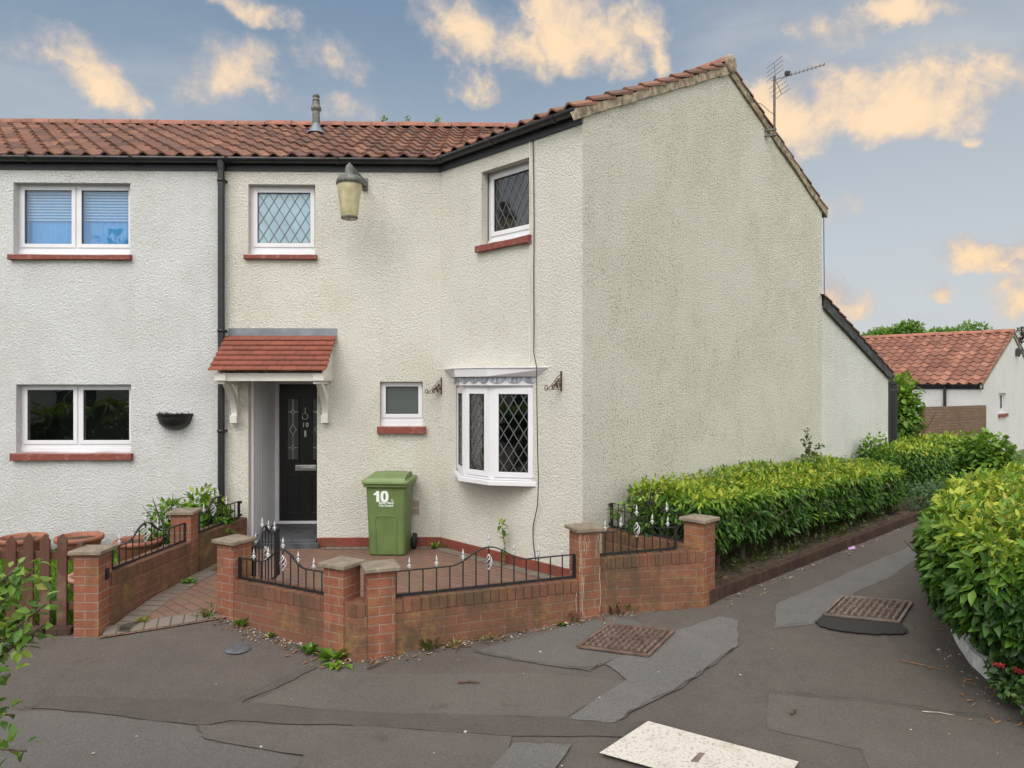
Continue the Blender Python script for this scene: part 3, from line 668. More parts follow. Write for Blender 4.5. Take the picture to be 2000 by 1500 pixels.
single('stop_tap_cover', d_, mat('dull_grey_iron', color=(.085, .09, .10), rough=.7, var=.3, vscale=20), 'small round grey cover in the asphalt before the gate pillar', 'cover', (-2.35, 6.16, gz(0, 6.16)))

# forecourt paving
m = MB(); fc = [(-3.66, 6.33), (-2.72, 6.68), (-2.5, 6.75), (-1.3, 6.08), (.75, 6.84), (1.8, 7.05), (1.1, 7.9), (.7, 7.7), (-.9, 9.4), (-3.4, 9.35)]
bm = bmesh.new(); bm.faces.new([bm.verts.new((x, y, 0)) for x, y in fc])
for i in range(28): yy = 6.3 + i * .12; bmesh.ops.bisect_plane(bm, geom=bm.verts[:] + bm.edges[:] + bm.faces[:], plane_co=(0, yy, 0), plane_no=(0, 1, 0))
for xx in (-3.2, -2.9, -2.8, -2.7, -2.6, -2.5, -2.45, -2, -1, 0): bmesh.ops.bisect_plane(bm, geom=bm.verts[:] + bm.edges[:] + bm.faces[:], plane_co=(xx, 0, 0), plane_no=(1, 0, 0))
bmesh.ops.triangulate(bm, faces=bm.faces[:]); bm.verts.index_update()
m.add([(v.co.x, v.co.y, tz(v.co.x, v.co.y)) for v in bm.verts], [[v.index for v in f.verts] for f in bm.faces]); bm.free()
if True:
    me_ = structure('path', m, M_paving)
def strip(p, q, w_, lift=.005):
    p, q = Vector(p), Vector(q); d = (q - p).normalized(); n_ = Vector((-d.y, d.x)) * w_; mb = MB(); N = 8
    V = []
    for i in range(N + 1):
        a = p + (q - p) * i / N; b = a + n_; V += [(a.x, a.y, tz(a.x, a.y) + lift), (b.x, b.y, tz(b.x, b.y) + lift)]
    mb.add(V, [(2 * i, 2 * i + 2, 2 * i + 3, 2 * i + 1) for i in range(N)]); return mb
def uv_along(o, p, q):
    d = (Vector(q) - Vector(p)).normalized(); me = o.data; uvl = me.uv_layers[0].data
    for lp in me.loops: v = me.vertices[lp.vertex_index].co; uvl[lp.index].uv = (v.x * d.x + v.y * d.y, .5)
for p, q, w_ in (((-3.64, 6.45), (-3.40, 9.1), -.2), ((-3.64, 6.36), (-2.72, 6.70), .18), ((-.93, 9.3), (.74, 7.57), -.17), ((-2.4, 9.26), (-.95, 9.29), -.15)):
    uv_along(structure('path_border', strip(p, q, w_), M_border), p, q)

# lawn of the neighbour and planting bed
m = MB(); m.poly([(-12, 6.55, LAWN), (-3.75, 6.5, LAWN), (-3.5, 9.25, LAWN), (-12, 9.2, LAWN)]); structure('lawn_soil', m, M_grassland)
def PCd(s, d, z): return PC(s, z, d)
m = MB(); m.poly([PCd(.45, 0, -2.03), PCd(.45, 1.2, -2.03), PCd(7.4, 1.22, -2.05), PCd(7.4, 0, -2.05)]); structure('planting_bed', m, M_soil)
m = MB(); m.poly([PCd(7.4, -3, -2.06), PCd(7.4, 6.4, -2.06), PCd(13, 7, -2.06), PCd(13, -3, -2.06)]); structure('planting_bed', m, M_soil)

# ================================================================== NEIGHBOUR HOUSE (white) and CREAM HOUSE
BS = -2.74     # s of the party line on wall A
EAVE = 2.82
hn = thing('terraced_house', 'white roughcast terraced house at the left with two wide casement windows', 'house', (-6.3, 9.2, LAWN))
hc = thing('terraced_house', 'cream roughcast end house with porch canopy, bow window and tall gable', 'house', (-1.5, 9.3, TER))
m = MB(); rect_wall(m, PA, -9.5, BS, -2.6, EAVE, [(-5.455, -3.975, 1.664, 2.582), (-5.42, -3.965, -.882, -.005)], .115); part('front_wall', m, M_white, hn)
m = MB(); rect_wall(m, PA, BS, 0, -2.005, EAVE, [(-2.471, -1.613, 1.674, 2.578), (-.781, -.227, -.544, .03), (-2.47, -1.59, -2.005, .06, .10)], .10)
part('front_wall', m, M_cream, hc)
m = MB(); rect_wall(m, PB, 0, 2.41, -2.005, EAVE, [(.805, 1.627, 1.69, 2.575), (.32, 1.68, -1.10, -.02)], .10); part('angled_wall', m, M_cream, hc)
m = MB(); m.poly([PC(0, -2.3), PC(6.03, -2.3), PC(6.03, 2.83), PC(3.015, 4.19), PC(0, 2.83)]); part('gable_wall', m, M_gable, hc)
m = MB(); m.poly([PC(6.031, -2.3, -.006), PC(9.11, -2.3, -.006), PC(9.11, .14, -.006), PC(6.031, 1.3, -.006)]); part('lean_to_wall', m, M_lean, hc)
# rear faces so that the houses are closed
m = MB(); q = K + mA * 6.03; q2 = q + dA * 2.2; q0 = q - dA * 1.0
m.poly([PC(6.03, -2.3), PC(6.03, -2.3, -6), PC(6.03, 2.83, -6), PC(6.03, 2.83)]); m.poly([PC(9.11, -2.3, -.006), PC(9.11, -2.3, -4), PC(9.11, .14, -4), PC(9.11, .14, -.006)]); part('rear_wall', m, M_lean, hc)
m = MB(); m.poly([(*(K + dA * -9.5 + mA * 6.03), -2.4), (*(K + dA * 1.5 + mA * 6.03), -2.4), (*(K + dA * 1.5 + mA * 6.03), 2.83), (*(K + dA * -9.5 + mA * 6.03), 2.83)]); part('rear_wall', m, M_white, hn)
# painted brick plinth
pl_ = MB(); prf = [(-.05, -2.2), (.012, -2.2), (.012, -1.992), (0.0, -1.985), (-.05, -1.985)]
pl_.sweep([K + dA * -1.585, K, C, C + dC * .3], prf); part('plinth', pl_, M_plinth, hc)
pl_ = MB(); pl_.sweep([K + dA * BS, K + dA * -2.47], prf); part('plinth', pl_, M_plinth, hc)

# windows
sill(hn, PA, -5.488, -3.95, 1.59, 1.66); sill(hn, PA, -5.46, -3.935, -.975, -.882)
w1 = window(hn, PA, -5.455, -3.975, 1.664, 2.582, .11, 2, M_glassblue, room=.7, curtain=(-5.44, -3.99, 1.68, 2.575, M_skyreflect, .14))  # full-height curtain sheet carries the sky reflection as its colour
w2 = window(hn, PA, -5.42, -3.965, -.882, -.005, .11, 2, M_glass, room=.7)
sill(hc, PA, -2.51, -1.585, 1.605, 1.672); sill(hc, PA, -.807, -.186, -.64, -.545)
window(hc, PA, -2.471, -1.613, 1.674, 2.578, .10, 1, M_frost, fw=.075, sw=.055, lead=5)
window(hc, PA, -.781, -.227, -.544, .03, .08, 1, M_frostdark, fw=.05, sw=.05, sub=.07)
sill(hc, PB, .75, 1.66, 1.60, 1.688); window(hc, PB, .805, 1.627, 1.69, 2.575, .13, 1, M_glass, fw=.075, sw=.055, lead=5, room=.6)
# louvre bars of the blind (venetian slats) behind the upper glass
bl = MB()
for i in range(11): obox(bl, PA, -5.44, -3.99, 2.14 + i * .038, 2.160 + i * .038, -.225, -.215)
part('blind', bl, mat('blind_slat', color=(.80, .92, 1.0), rough=.6), w1)

# bow window: plan in (s, out) of wall B
BW = [(.30, -.04), (.78, .25), (1.244, .25), (1.70, -.04)]
bw = MB()
def P2(so, z): p = K + dB * so[0] - mB * so[1]; return (p.x, p.y, z)
bayw = None
for i in range(3):
    a, b = Vector(BW[i]), Vector(BW[i + 1]); e = (b - a).normalized(); nrm = Vector((-e.y, e.x)); L = (b - a).length
    def PF(s, z, o=0, a=a, e=e, nrm=nrm): q = a + e * s + nrm * o; return P2(q, z)
    m = MB(); frame_rect(m, PF, 0.0, L, -1.10, -.02, .045, -.06, 0.0)
    if bayw is None: bayw = part('bow_window', m, M_upvc, hc, bevel=.003)
    else: part('frame', m, M_upvc, bayw, bevel=.003)
    c, d = -1.10 + .035, -.02 - .035; sa = MB(); frame_rect(sa, PF, .038, L - .038, c, d, .06, -.03, .014); part('sash', sa, M_upvc, bayw, bevel=.003)
    x0, x1, y0, y1 = .038 + .055, L - .093, c + .055, d - .055
    g = MB(); g.poly([PF(x0, y0, -.01), PF(x1, y0, -.01), PF(x1, y1, -.01), PF(x0, y1, -.01)]); part('pane', g, M_glass, bayw)
    g = MB(); frame_rect(g, PF, x0 + .003, x1 - .003, y0 + .003, y1 - .003, .008, -.008, .004); part('seal', g, M_rubber, bayw)
    l = MB(); lattice(l, PF, x0, x1, y0, y1, 3.0, -.0085); part('leadwork', l, M_leadstrip, bayw)
def off(pts, o, ends):   # offset the bow plan outward
    return [(pts[0][0] - o * ends, pts[0][1])] + [(pts[1][0] - o * .45, pts[1][1] + o), (pts[2][0] + o * .45, pts[2][1] + o)] + [(pts[3][0] + o * ends, pts[3][1])]
def plan(mb, so, z0, z1): 
    mb.prism([P2(q, 0)[:2] for q in so], z0, z1)
m = MB(); plan(m, off(BW, .07, 1.3), -1.155, -1.103); part('window_board', m, M_upvc, bayw, bevel=.004)
m = MB(); plan(m, off(BW, -.02, 1), -1.30, -1.156); plan(m, off(BW, -.08, 1), -1.40, -1.301)
m2 = MB()
def flare(mb, lo, hi, z0, z1):
    a = [P2(q, z0) for q in lo]; b = [P2(q, z1) for q in hi]; n = len(a)
    mb.add(a + b, [tuple(range(n)), tuple(range(2 * n - 1, n - 1, -1))] + [(i, n + i, n + (i + 1) % n, (i + 1) % n) for i in range(n)])
flare(m2, off(BW, .05, .8), off(BW, .055, .9), -.018, .082); flare(m2, off(BW, .10, 1.1), off(BW, .115, 2.3), .084, .178); flare(m2, off(BW, .125, 2.4), off(BW, .125, 2.4), .180, .192)
part('top_board', m2, M_upvc, bayw, bevel=.003)
# scalloped lead apron hanging over the board
sc_ = MB(); lo = off(BW, .056, .9)
for i in range(3):
    a, b = Vector(lo[i]), Vector(lo[i + 1]); e = (b - a); L = e.length; e.normalize(); nrm = Vector((-e.y, e.x)); n = max(2, round(L / .17)); wv = L / n; N = n * 14; V = []
    for j in range(N + 1):
        s = L * j / N; f = (s / wv) % 1; dep = .026 + .045 * abs(math.sin(math.pi * f)) ** .8; rip = .004 + .003 * math.sin(s * 130)
        for o, z in ((.004 + rip, .082), (.006 + rip, .082 - dep)): V.append(P2(a + e * s + nrm * o, z))
    V2 = [tuple(Vector(v)) for v in V]; sc_.add(V2, [(2 * j + 1, 2 * j + 3, 2 * j + 2, 2 * j) for j in range(N)])
part('lead_apron', sc_, M_lead, bayw)
# dim room and pale curtain behind the bow
m = MB(); rr = [(.32, -.1), (.32, -.9), (1.68, -.9), (1.68, -.1)]
for i in range(3): m.poly([P2(rr[i], -1.1), P2(rr[i + 1], -1.1), P2(rr[i + 1], -.02), P2(rr[i], -.02)])
m.poly([P2(q, -1.1) for q in rr]); m.poly([P2(q, -.02) for q in rr]); part('dark_room', m, M_dark, bayw)
M_curt = mat('beige_curtain', color=(.42, .36, .27), rough=.9)
m = MB(); V = []
for i in range(19): s = .80 + .13 * i / 18; V += [P2((s, .10 + .014 * math.sin(i * 1.5)), -1.09), P2((s + (.02 if i > 9 else 0), .10 + .014 * math.sin(i * 1.5)), -.04)]
m.add(V, [(2 * i, 2 * i + 2, 2 * i + 3, 2 * i + 1) for i in range(18)]); part('curtain', m, M_curt, bayw)

# porch recess: floor, ceiling, sides, door
YD = 1.10
p0 = -2.47; p1 = -1.59
m = MB()
m.poly([PA(p1, -2.02, -.1), PA(p1, -2.02, -YD), PA(p1, .06, -YD), PA(p1, .06, -.1)]); m.poly([PA(p0, .06, -.1), PA(p1, .06, -.1), PA(p1, .06, -YD), PA(p0, .06, -YD)]); m.poly([PA(p0, -2.02, -YD), PA(p1, -2.02, -YD), PA(p1, .06, -YD), PA(p0, .06, -YD)])
part('porch_wall', m, M_cream, hc)
cl = MB(); n = 9
for i in range(n):
    a = -.105 - (YD - .13) * i / n; b = -.105 - (YD - .13) * (i + 1) / n; cl.poly([PA(p0 + .03, -2.015, a), PA(p0 + .03, -2.015, b + .009), PA(p0 + .03, .05, b + .009), PA(p0 + .03, .05, a)])
    cl.poly([PA(p0 + .03, -2.015, b + .009), PA(p0 + .018, -2.015, b + .004), PA(p0 + .018, .05, b + .004), PA(p0 + .03, .05, b + .009)]); cl.poly([PA(p0 + .018, -2.015, b + .004), PA(p0 + .03, -2.015, b), PA(p0 + .03, .05, b), PA(p0 + .018, .05, b + .004)])
cl.poly([PA(p0 + .03, -2.015, -.105), PA(p0 + .03, .05, -.105), PA(p0, .05, -.103), PA(p0, -2.015, -.103)])
part('cladding', cl, M_upvc, hc)
st = MB(); obox(st, PA, p0 - .0, p1 + .0, -2.2, -1.999, -YD, .06); part('doorstep', st, M_slate, hc, bevel=.008)
st = MB(); obox(st, PA, p0 + .14, p1 + .045, -2.2, -2.03, .061, .11); part('doorstep', st, M_slate, hc, bevel=.008)
fr = MB(); frame_rect(fr, PA, p0 + .03, p1 + .0, -2.02, .055, .055, -YD, -YD + .09); door_fr = part('door_frame', fr, M_upvc, hc, bevel=.004)
dl, dr = p0 + .088, p1 - .058; dz0, dz1 = -1.975, -.003; dc = (dl + dr) / 2
dm = MB(); obox(dm, PA, dl, dr, dz0, dz1, -YD + .01, -YD + .05); door = part('door', dm, M_door, hc, bevel=.004)
dk = lambda a, b, c, d, w_=.018, o=.066: (lambda mb: (frame_rect(mb, PA, a, b, c, d, w_, -YD + .05, -YD + o), mb)[1])(MB())
for a, b in ((dc - .27, dc - .085), (dc + .085, dc + .27)):
    part('glazing_bead', dk(a, b, -1.10, -.20), M_door, door, bevel=.004)
    g = MB(); g.poly([PA(a + .015, -1.085, -YD + .053), PA(b - .015, -1.085, -YD + .053), PA(b - .015, -.215, -YD + .053), PA(a + .015, -.215, -YD + .053)]); part('door_pane', g, M_frostdark, door)
    l = MB(); xc = (a + b) / 2; oo = -YD + .0545
    def seg(p, q, w_=.0035):
        d = Vector((q[0] - p[0], q[1] - p[1])).normalized(); nx, nz = -d.y * w_, d.x * w_
        l.poly([PA(p[0] - nx, p[1] - nz, oo), PA(q[0] - nx, q[1] - nz, oo), PA(q[0] + nx, q[1] + nz, oo), PA(p[0] + nx, p[1] + nz, oo)])
    zz = [-.215, -.36, -.40, -.44, -.58, -.655, -.73, -.88, -.915, -.95, -1.085]
    for z_c, h_, w2_ in ((-.40, .04, .022), (-.655, .075, .048), (-.915, .035, .022)):
        for s1, s2 in (((0, h_), (w2_, 0)), ((w2_, 0), (0, -h_)), ((0, -h_), (-w2_, 0)), ((-w2_, 0), (0, h_))): seg((xc + s1[0], z_c + s1[1]), (xc + s2[0], z_c + s2[1]))
    for z1_, z2_ in ((-.215, -.36), (-.44, -.58), (-.73, -.88), (-.95, -1.085)): seg((xc, z1_), (xc, z2_))
    for z_c in (-.40, -.915): seg((a + .015, z_c), (xc - .022, z_c)); seg((xc + .022, z_c), (b - .015, z_c))
    part('glass_came', l, M_chrome, door)
    part('door_panel_moulding', dk(a, b, -1.86, -1.30, .012, .060), M_door, door, bevel=.003)
kn = MB(); kn.lathe([(.001, .03), (.02, .025), (.026, 0)], PA(dc, -.40, -YD + .05), 14, axis=(0, -1, 0)); kn.tube([Vector(PA(dc + .042 * math.sin(a), -.465 + .042 * math.cos(a), -YD + .07)) for a in [i * math.pi / 8 for i in range(17)]], .006, 6)
kn.tube([PA(dc, -.33, -YD + .06), PA(dc, -.40, -YD + .06)], [.003, .012], 6); part('door_knocker', kn, M_chrome, door)
lp_ = MB(); obox(lp_, PA, dc - .145, dc + .155, -1.245, -1.165, -YD + .05, -YD + .062); part('letter_plate', lp_, M_chrome, door, bevel=.004)
lp_ = MB(); obox(lp_, PA, dc - .06, dc + .14, -1.225, -1.19, -YD + .062, -YD + .07); part('letter_flap', lp_, M_chrome, door, bevel=.003)
lp_ = MB(); obox(lp_, PA, dc - .018, dc + .018, -.76, -.665, -YD + .05, -YD + .064); part('spyhole_plate', lp_, M_chrome, door, bevel=.003)

def text_part(name, s, size, org, xdir, ydir, m, parent, extrude=.002, shear=0, bold=.0, spacing=1.):
    """lettering as a mesh: flat text in the plane of xdir, ydir at org"""
    cu = bpy.data.curves.new('lettering', 'FONT'); cu.body = s; cu.size = size; cu.extrude = extrude; cu.offset = bold; cu.space_character = spacing; cu.shear = shear
    ob = bpy.data.objects.new('lettering', cu); col.objects.link(ob); dg = bpy.context.evaluated_depsgraph_get(); me = bpy.data.meshes.new_from_object(ob.evaluated_get(dg))
    bpy.data.objects.remove(ob); me.materials.clear(); me.materials.append(m)
    x = Vector(xdir).normalized(); y = Vector(ydir).normalized(); z = x.cross(y); r = rootof(parent); o = Vector(org) - Vector((r.location.x, r.location.y, r.location.z - H))
    me.transform(Matrix(((x.x, y.x, z.x, o.x), (x.y, y.y, z.y, o.y), (x.z, y.z, z.z, o.z), (0, 0, 0, 1))))
    q = bpy.data.objects.new(name, me); col.objects.link(q); q.parent = parent; return q
text_part('door_number', '10', .085, PA(dc - .05, -.615, -YD + .053), (dA.x, dA.y, 0), (0, 0, 1), M_chrome, door, bold=.002, spacing=1.25)

# canopy over the porch
cu0, cu1 = -2.745, -1.335
mb = MB(); nr = 7; TC = .60; s_in = .0
for j in range(nr):
    t0, t1 = j / nr, (j + 1) / nr + .03
    zf = lambda t_: .145 + (.60 - .145) * t_; of = lambda t_: .58 * (1 - t_) + .03
    n_ = 8; wv = (cu1 - cu0) / n_; sh = (j % 2) * wv / 2
    for i in range(-1, n_ + 1):
        a = max(cu0, cu0 + wv * i + sh + .002); b = min(cu1, cu0 + wv * (i + 1) + sh - .002)
        if b - a < .02: continue
        c_ = random.choice([(.23, .062, .036), (.21, .058, .035), (.19, .054, .034)]); kk = random.uniform(.9, 1.1); c_ = tuple(v * kk for v in c_); dz = random.uniform(0, .003)
        q = [PA(a, zf(t0) + .020 + dz, of(t0) + .012), PA(b, zf(t0) + .020 + dz, of(t0) + .012), PA(b, zf(t0) + .036 + dz, of(t0) + .012), PA(a, zf(t0) + .036 + dz, of(t0) + .012), PA(b, zf(t1) + .010, of(t1)), PA(a, zf(t1) + .010, of(t1)), PA(b, zf(t1) - .01, of(t1)), PA(a, zf(t1) - .01, of(t1))]
        mb.add(q, [(0, 1, 2, 3), (3, 2, 4, 5), (1, 6, 4, 2), (0, 3, 5, 7), (0, 7, 6, 1)], c_)
can = part('porch_canopy', mb, M_ctile, hc)
fl = MB(); V = []; prf = [(.006, .715), (.010, .62), (.06, .60), (.07, .585)]
fl.add([PA(s, z, o) for s in (cu0 + .02, cu1 + .005) for o, z in prf], [(j, 4 + j, 5 + j, 1 + j)[::-1] for j in range(3)]); fl.poly([PA(cu0 + .02, .718, 0), PA(cu0 + .02, .718, .007), PA(cu1 + .005, .718, .007), PA(cu1 + .005, .718, 0)])
part('flashing', fl, M_flash, can)
fb = MB(); obox(fb, PA, cu0 + .06, cu1 - .05, .035, .135, .50, .525); obox(fb, PA, cu0 + .05, cu0 + .19, .04, .13, .526, .55); obox(fb, PA, cu1 - .17, cu1 - .04, .04, .13, .526, .55)
obox(fb, PA, cu0 + .065, cu1 - .055, .036, .05, .02, .50)
for s in (cu0 + .08, cu1 - .075):
    V = [PA(s, .05, 0.0), PA(s, .05, .50), PA(s, .13, .50), PA(s, .56, 0.0)]; V2 = [PA(s + .02, z_[2] if False else v[2], 0) for v in V for z_ in (v,)]
    a = [PA(s, .05, 0), PA(s, .05, .51), PA(s, .14, .51), PA(s, .555, 0)]; b = [PA(s + .02, .05, 0), PA(s + .02, .05, .51), PA(s + .02, .14, .51), PA(s + .02, .555, 0)]
    fb.add(a + b, [(0, 1, 2, 3), (7, 6, 5, 4), (0, 4, 5, 1), (1, 5, 6, 2), (2, 6, 7, 3)])
part('canopy_frame', fb, M_canopy_w, can, bevel=.004)
for s in (-2.63, -1.475):
    k_ = MB(); N = 14; pts = []
    for i in range(N + 1):      # S-curved corbel: outer edge and inner edge
        a = i / N; o = .06 + .38 * (1 - a) ** 2.2 + (.0 if a < .9 else .01); z = .03 - .47 * a; pts.append((o, z))
    for sd_, w_ in ((s, .075),):
        V = [];
        for o, z in pts: V += [PA(s - w_ / 2, z, 0.0 if z < -.28 else max(0, o - .13)), PA(s - w_ / 2, z, o), PA(s + w_ / 2, z, o), PA(s + w_ / 2, z, 0.0 if z < -.28 else max(0, o - .13))]
        F = [];
        for i in range(N): b_ = i * 4; F += [(b_ + j, b_ + (j + 1) % 4, b_ + 4 + (j + 1) % 4, b_ + 4 + j) for j in range(4)]
        k_.add(V, F + [(3, 2, 1, 0), tuple(range(4 * N, 4 * N + 4))])
    obox(k_, PA, s - .045, s + .045, -.50, -.40, 0, .10); obox(k_, PA, s - .04, s + .04, .0, .034, 0, .50); obox(k_, PA, s - .035, s + .035, -.40, .0, 0, .035)
    part('corbel', k_, M_canopy_w, can, bevel=.005)

# ---------------- roofs
TA, TB, Z0 = .478, .452, 2.885
vdir = (mA + mB).normalized(); vn = Vector((vdir.y, -vdir.x, 0))    # vertical valley plane through K
OA = K + dA * -9.5 - mA * .15; z_e = Z0
clipA = ((K.x, K.y, 0), vn)
full = roof_slope(OA, dA, mA, z_e, 12.5, 3.165, TA, clips=[clipA, ((K + dA * BS).to_3d(), Vector((dA.x, dA.y, 0)))]); rn = part('roof', full, M_tile, hn)
full = roof_slope(OA, dA, mA, z_e, 12.5, 3.165, TA, clips=[clipA, ((K + dA * BS).to_3d(), Vector((-dA.x, -dA.y, 0)))]); rc = part('roof', full, M_tile, hc)
OB = K - mB * .15 - dB * 3.4
wing = roof_slope(OB, dB, mB, z_e, 3.4 + 2.41 + .045, 3.165, TB, clips=[((K.x, K.y, 0), -vn)], x0=.0); part('wing_roof', wing, M_tile, hc)
# rear slopes
OR = K + mA * 6.18 + dA * 6
rear = roof_slope(OR, -dA, -mA, z_e, 15.5, 3.165, TA, tw=.47, gauge=.7, res=5, clips=[((K.x, K.y, 0), vn), ((K + dA * BS).to_3d(), Vector((-dA.x, -dA.y, 0)))]); part('roof', rear, M_tile, hc)
rear = roof_slope(OR, -dA, -mA, z_e, 15.5, 3.165, TA, tw=.47, gauge=.7, res=5, clips=[((K + dA * BS).to_3d(), Vector((dA.x, dA.y, 0)))]); part('roof', rear, M_tile, hn)
ORB = C + dB * .045 + mB * 6.18
rear = roof_slope(ORB, -dB, -mB, z_e, 9, 3.165, TB, clips=[((K.x, K.y, 0), -vn)]); part('wing_roof', rear, M_tile, hc)
RZ = z_e + 3.165 * TA + .02; RB = z_e + 3.165 * TB + .015
ra = K + mA * 3.015; xr = K + vdir * (3.015 / vdir.dot(mA))
part('ridge', ridge_tiles((*(ra + dA * -9.5), RZ), (*(ra + dA * BS), RZ)), M_ridge, rn); part('ridge', ridge_tiles((*(ra + dA * BS), RZ), (xr.x, xr.y, RZ)), M_ridge, rc)
apx = C + mB * 3.015
part('ridge', ridge_tiles((xr.x, xr.y, RB), (*(apx + dB * .05), RB), .125), M_ridge, rc)
# mortared verge on the gable: a strip under the tile edge on either slope plus the ridge end
v = MB()
for sg, s_a in ((1, -.14), (-1, 6.17)):
    N = 12
    for i in range(N):
        s0_, s1_ = s_a + sg * 3.15 * i / N, s_a + sg * 3.15 * (i + 1) / N; f = lambda s: z_e + TB * (abs(s - s_a)) - .018; j = random.uniform(-.008, .008); e_ = random.uniform(0, .012)
        st_ = .012 * (1 if True else 0)
        a = [PC(s0_, f(s0_) - .12 + j, .0), PC(s0_, f(s0_) - .115 + j, .028 + e_), PC(s0_, f(s0_) + .006, .03 + e_), PC(s0_, f(s0_), -.06)]
        b = [PC(s1_, f(s1_) - .12 + j * .3, .0), PC(s1_, f(s1_) - .115 + j, .028 + e_), PC(s1_, f(s1_) - st_, .03 + e_), PC(s1_, f(s1_) - st_, -.06)]
        v.add(a + b, [(0, 1, 5, 4), (1, 2, 6, 5), (2, 3, 7, 6), (3, 2, 1, 0), (4, 5, 6, 7)])
v.lathe([(.001, .02), (.10, .018), (.128, .0), (.128, -.03)], PC(3.015, RB - .03, .055), 20, axis=(dB.x, dB.y, 0))
part('verge', v, M_verge, hc)
# fascia, gutter
def gprof(r=.066, th=.006):
    A_ = [(r * math.cos(a), r * math.sin(a)) for a in [math.pi + math.pi * i / 8 for i in range(9)]]; B_ = [((r - th) * math.cos(a), (r - th) * math.sin(a)) for a in [2 * math.pi - math.pi * i / 8 for i in range(9)]]
    return A_ + B_
pa = K + dA * -9.5; pp = K + dA * BS
fz = [(-.02, 2.745), (.022, 2.745), (.022, 2.915), (-.02, 2.915)]; so = [(0.02, 2.78), (.03, 2.78), (.03, 2.795), (.02, 2.795)]
g_ = MB(); g_.sweep([pa, pp], fz); part('fascia', g_, M_fascia, hn)
g_ = MB(); g_.sweep([pp, K, C + dB * .0], fz); part('fascia', g_, M_fascia, hc)
GP = [(o + .088, z + 2.885) for o, z in gprof()]
g_ = MB(); g_.sweep([pa, pp], GP, smooth=True); gtn = part('gutter', g_, M_gutter, hn)
g_ = MB(); g_.sweep([pp, K, C + dB * .01], GP, smooth=True); gt = part('gutter', g_, M_gutter, hc)
clip = [(o * 1.09 + .088, z * 1.09 + 2.885) for o, z in gprof(.068, .004)]
def clips_along(O, d, ss, parent):
    for s in ss: q = MB(); q.sweep([O + d * (s - .02), O + d * (s + .02)], clip); part('gutter_joint', q, M_gutter, parent)
clips_along(K, dA, [-8.5, -6.6, -5.2, -3.9], gtn); clips_along(K, dA, [-2.7, -1.3, -.12], gt); clips_along(K, dB, [.15, 1.1, 2.1], gt)
# downpipe at the party line
dp = MB(); px = PA(-2.785, 0, .085); dp.tube([(px[0], px[1], 2.84), (px[0], px[1], -2.1)], .043, 14)
dpo = part('downpipe', dp, M_gutter, hn)
for z in (2.60, .68, -.6, -1.6):
    q = MB(); q.lathe([(.044, -.02), (.05, -.02), (.05, .02), (.044, .02)], (px[0], px[1], z), 14); obox(q, PA, -2.835, -2.735, z - .014, z + .014, 0, .05); part('pipe_clip', q, M_gutter, dpo)
q = MB(); q.tube([PA(-2.785, 2.86, .09), (px[0], px[1], 2.74)], [.055, .048], 14); part('gutter_outlet', q, M_gutter, dpo)
# lean-to roof and barge board
lr = roof_slope(C + dC * 9.24 + dB * .07, -dB, -dC, .225, 4.2, 3.25, .383, gauge=.33); part('lean_to_roof', lr, M_tile, hc)
bb = MB(); a = Vector(PC(6.045, 1.30, .05)); b = Vector(PC(9.22, .10, .05)); 
V = []
for o in (.02, .05): V += [PC(6.035, 1.24, o), PC(9.235, .045, o), PC(9.235, .225, o), PC(6.035, 1.435, o)]
bb.add(V, [(0, 3, 2, 1), (4, 5, 6, 7), (0, 1, 5, 4), (1, 2, 6, 5), (2, 3, 7, 6), (3, 0, 4, 7)]); part('barge_board', bb, M_barge, hc, bevel=.004)
g_ = MB(); ends = [C + dC * 9.12 + dB * .06, C + dC * 9.12 - dB * 4]; g_.sweep(ends, [(o + .09, z + .17) for o, z in gprof()][::1], smooth=True); part('gutter', g_, M_gutter, hc)
g_ = MB(); g_.sweep([C + dC * 6.03 + dB * .03, C + dC * 6.03 - dB * 5], [(-o - .09, z + 2.83) for o, z in gprof()], smooth=True)
g_ = MB(); g_.tube([PC(6.12, 2.80, .0), PC(6.12, 2.80, -4)], .055, 10); g_.tube([PC(6.08, 2.8, .01), PC(6.08, 1.45, .02)], .007, 5); part('rear_gutter', g_, M_gutter, hc)

# flue on the main roof
def roofA(s, t_): return PA(s, z_e + (t_ + .15) * TA + .04, -t_)
fx = PA(-2.12, 0, -2.08); fz0 = z_e + (2.23) * TA
fl_ = thing('flue_pipe', 'grey vent pipe with a cap standing on the tiled roof', 'flue', (fx[0], fx[1], fz0))
q = MB(); q.tube([(fx[0], fx[1], fz0 - .05), (fx[0], fx[1], fz0 + .50)], .058, 18); q.lathe([(.058, .36), (.080, .38), (.080, .42), (.060, .45), (.048, .47), (.048, .62), (.001, .62)], (fx[0], fx[1], fz0), 18); q.lathe([(.048, .52), (.056, .525), (.056, .54), (.048, .55)], (fx[0], fx[1], fz0), 18); q.lathe([(.048, .58), (.056, .585), (.056, .60), (.048, .61)], (fx[0], fx[1], fz0), 18)
part('pipe', q, M_lampcap, fl_)
q = MB(); q.lathe([(.085, .12), (.065, .18), (.06, .20)], (fx[0], fx[1], fz0 - .04), 18); q.lathe([(.13, .05), (.09, .12)], (fx[0], fx[1], fz0 - .04), 14); part('lead_collar', q, M_flash, fl_)

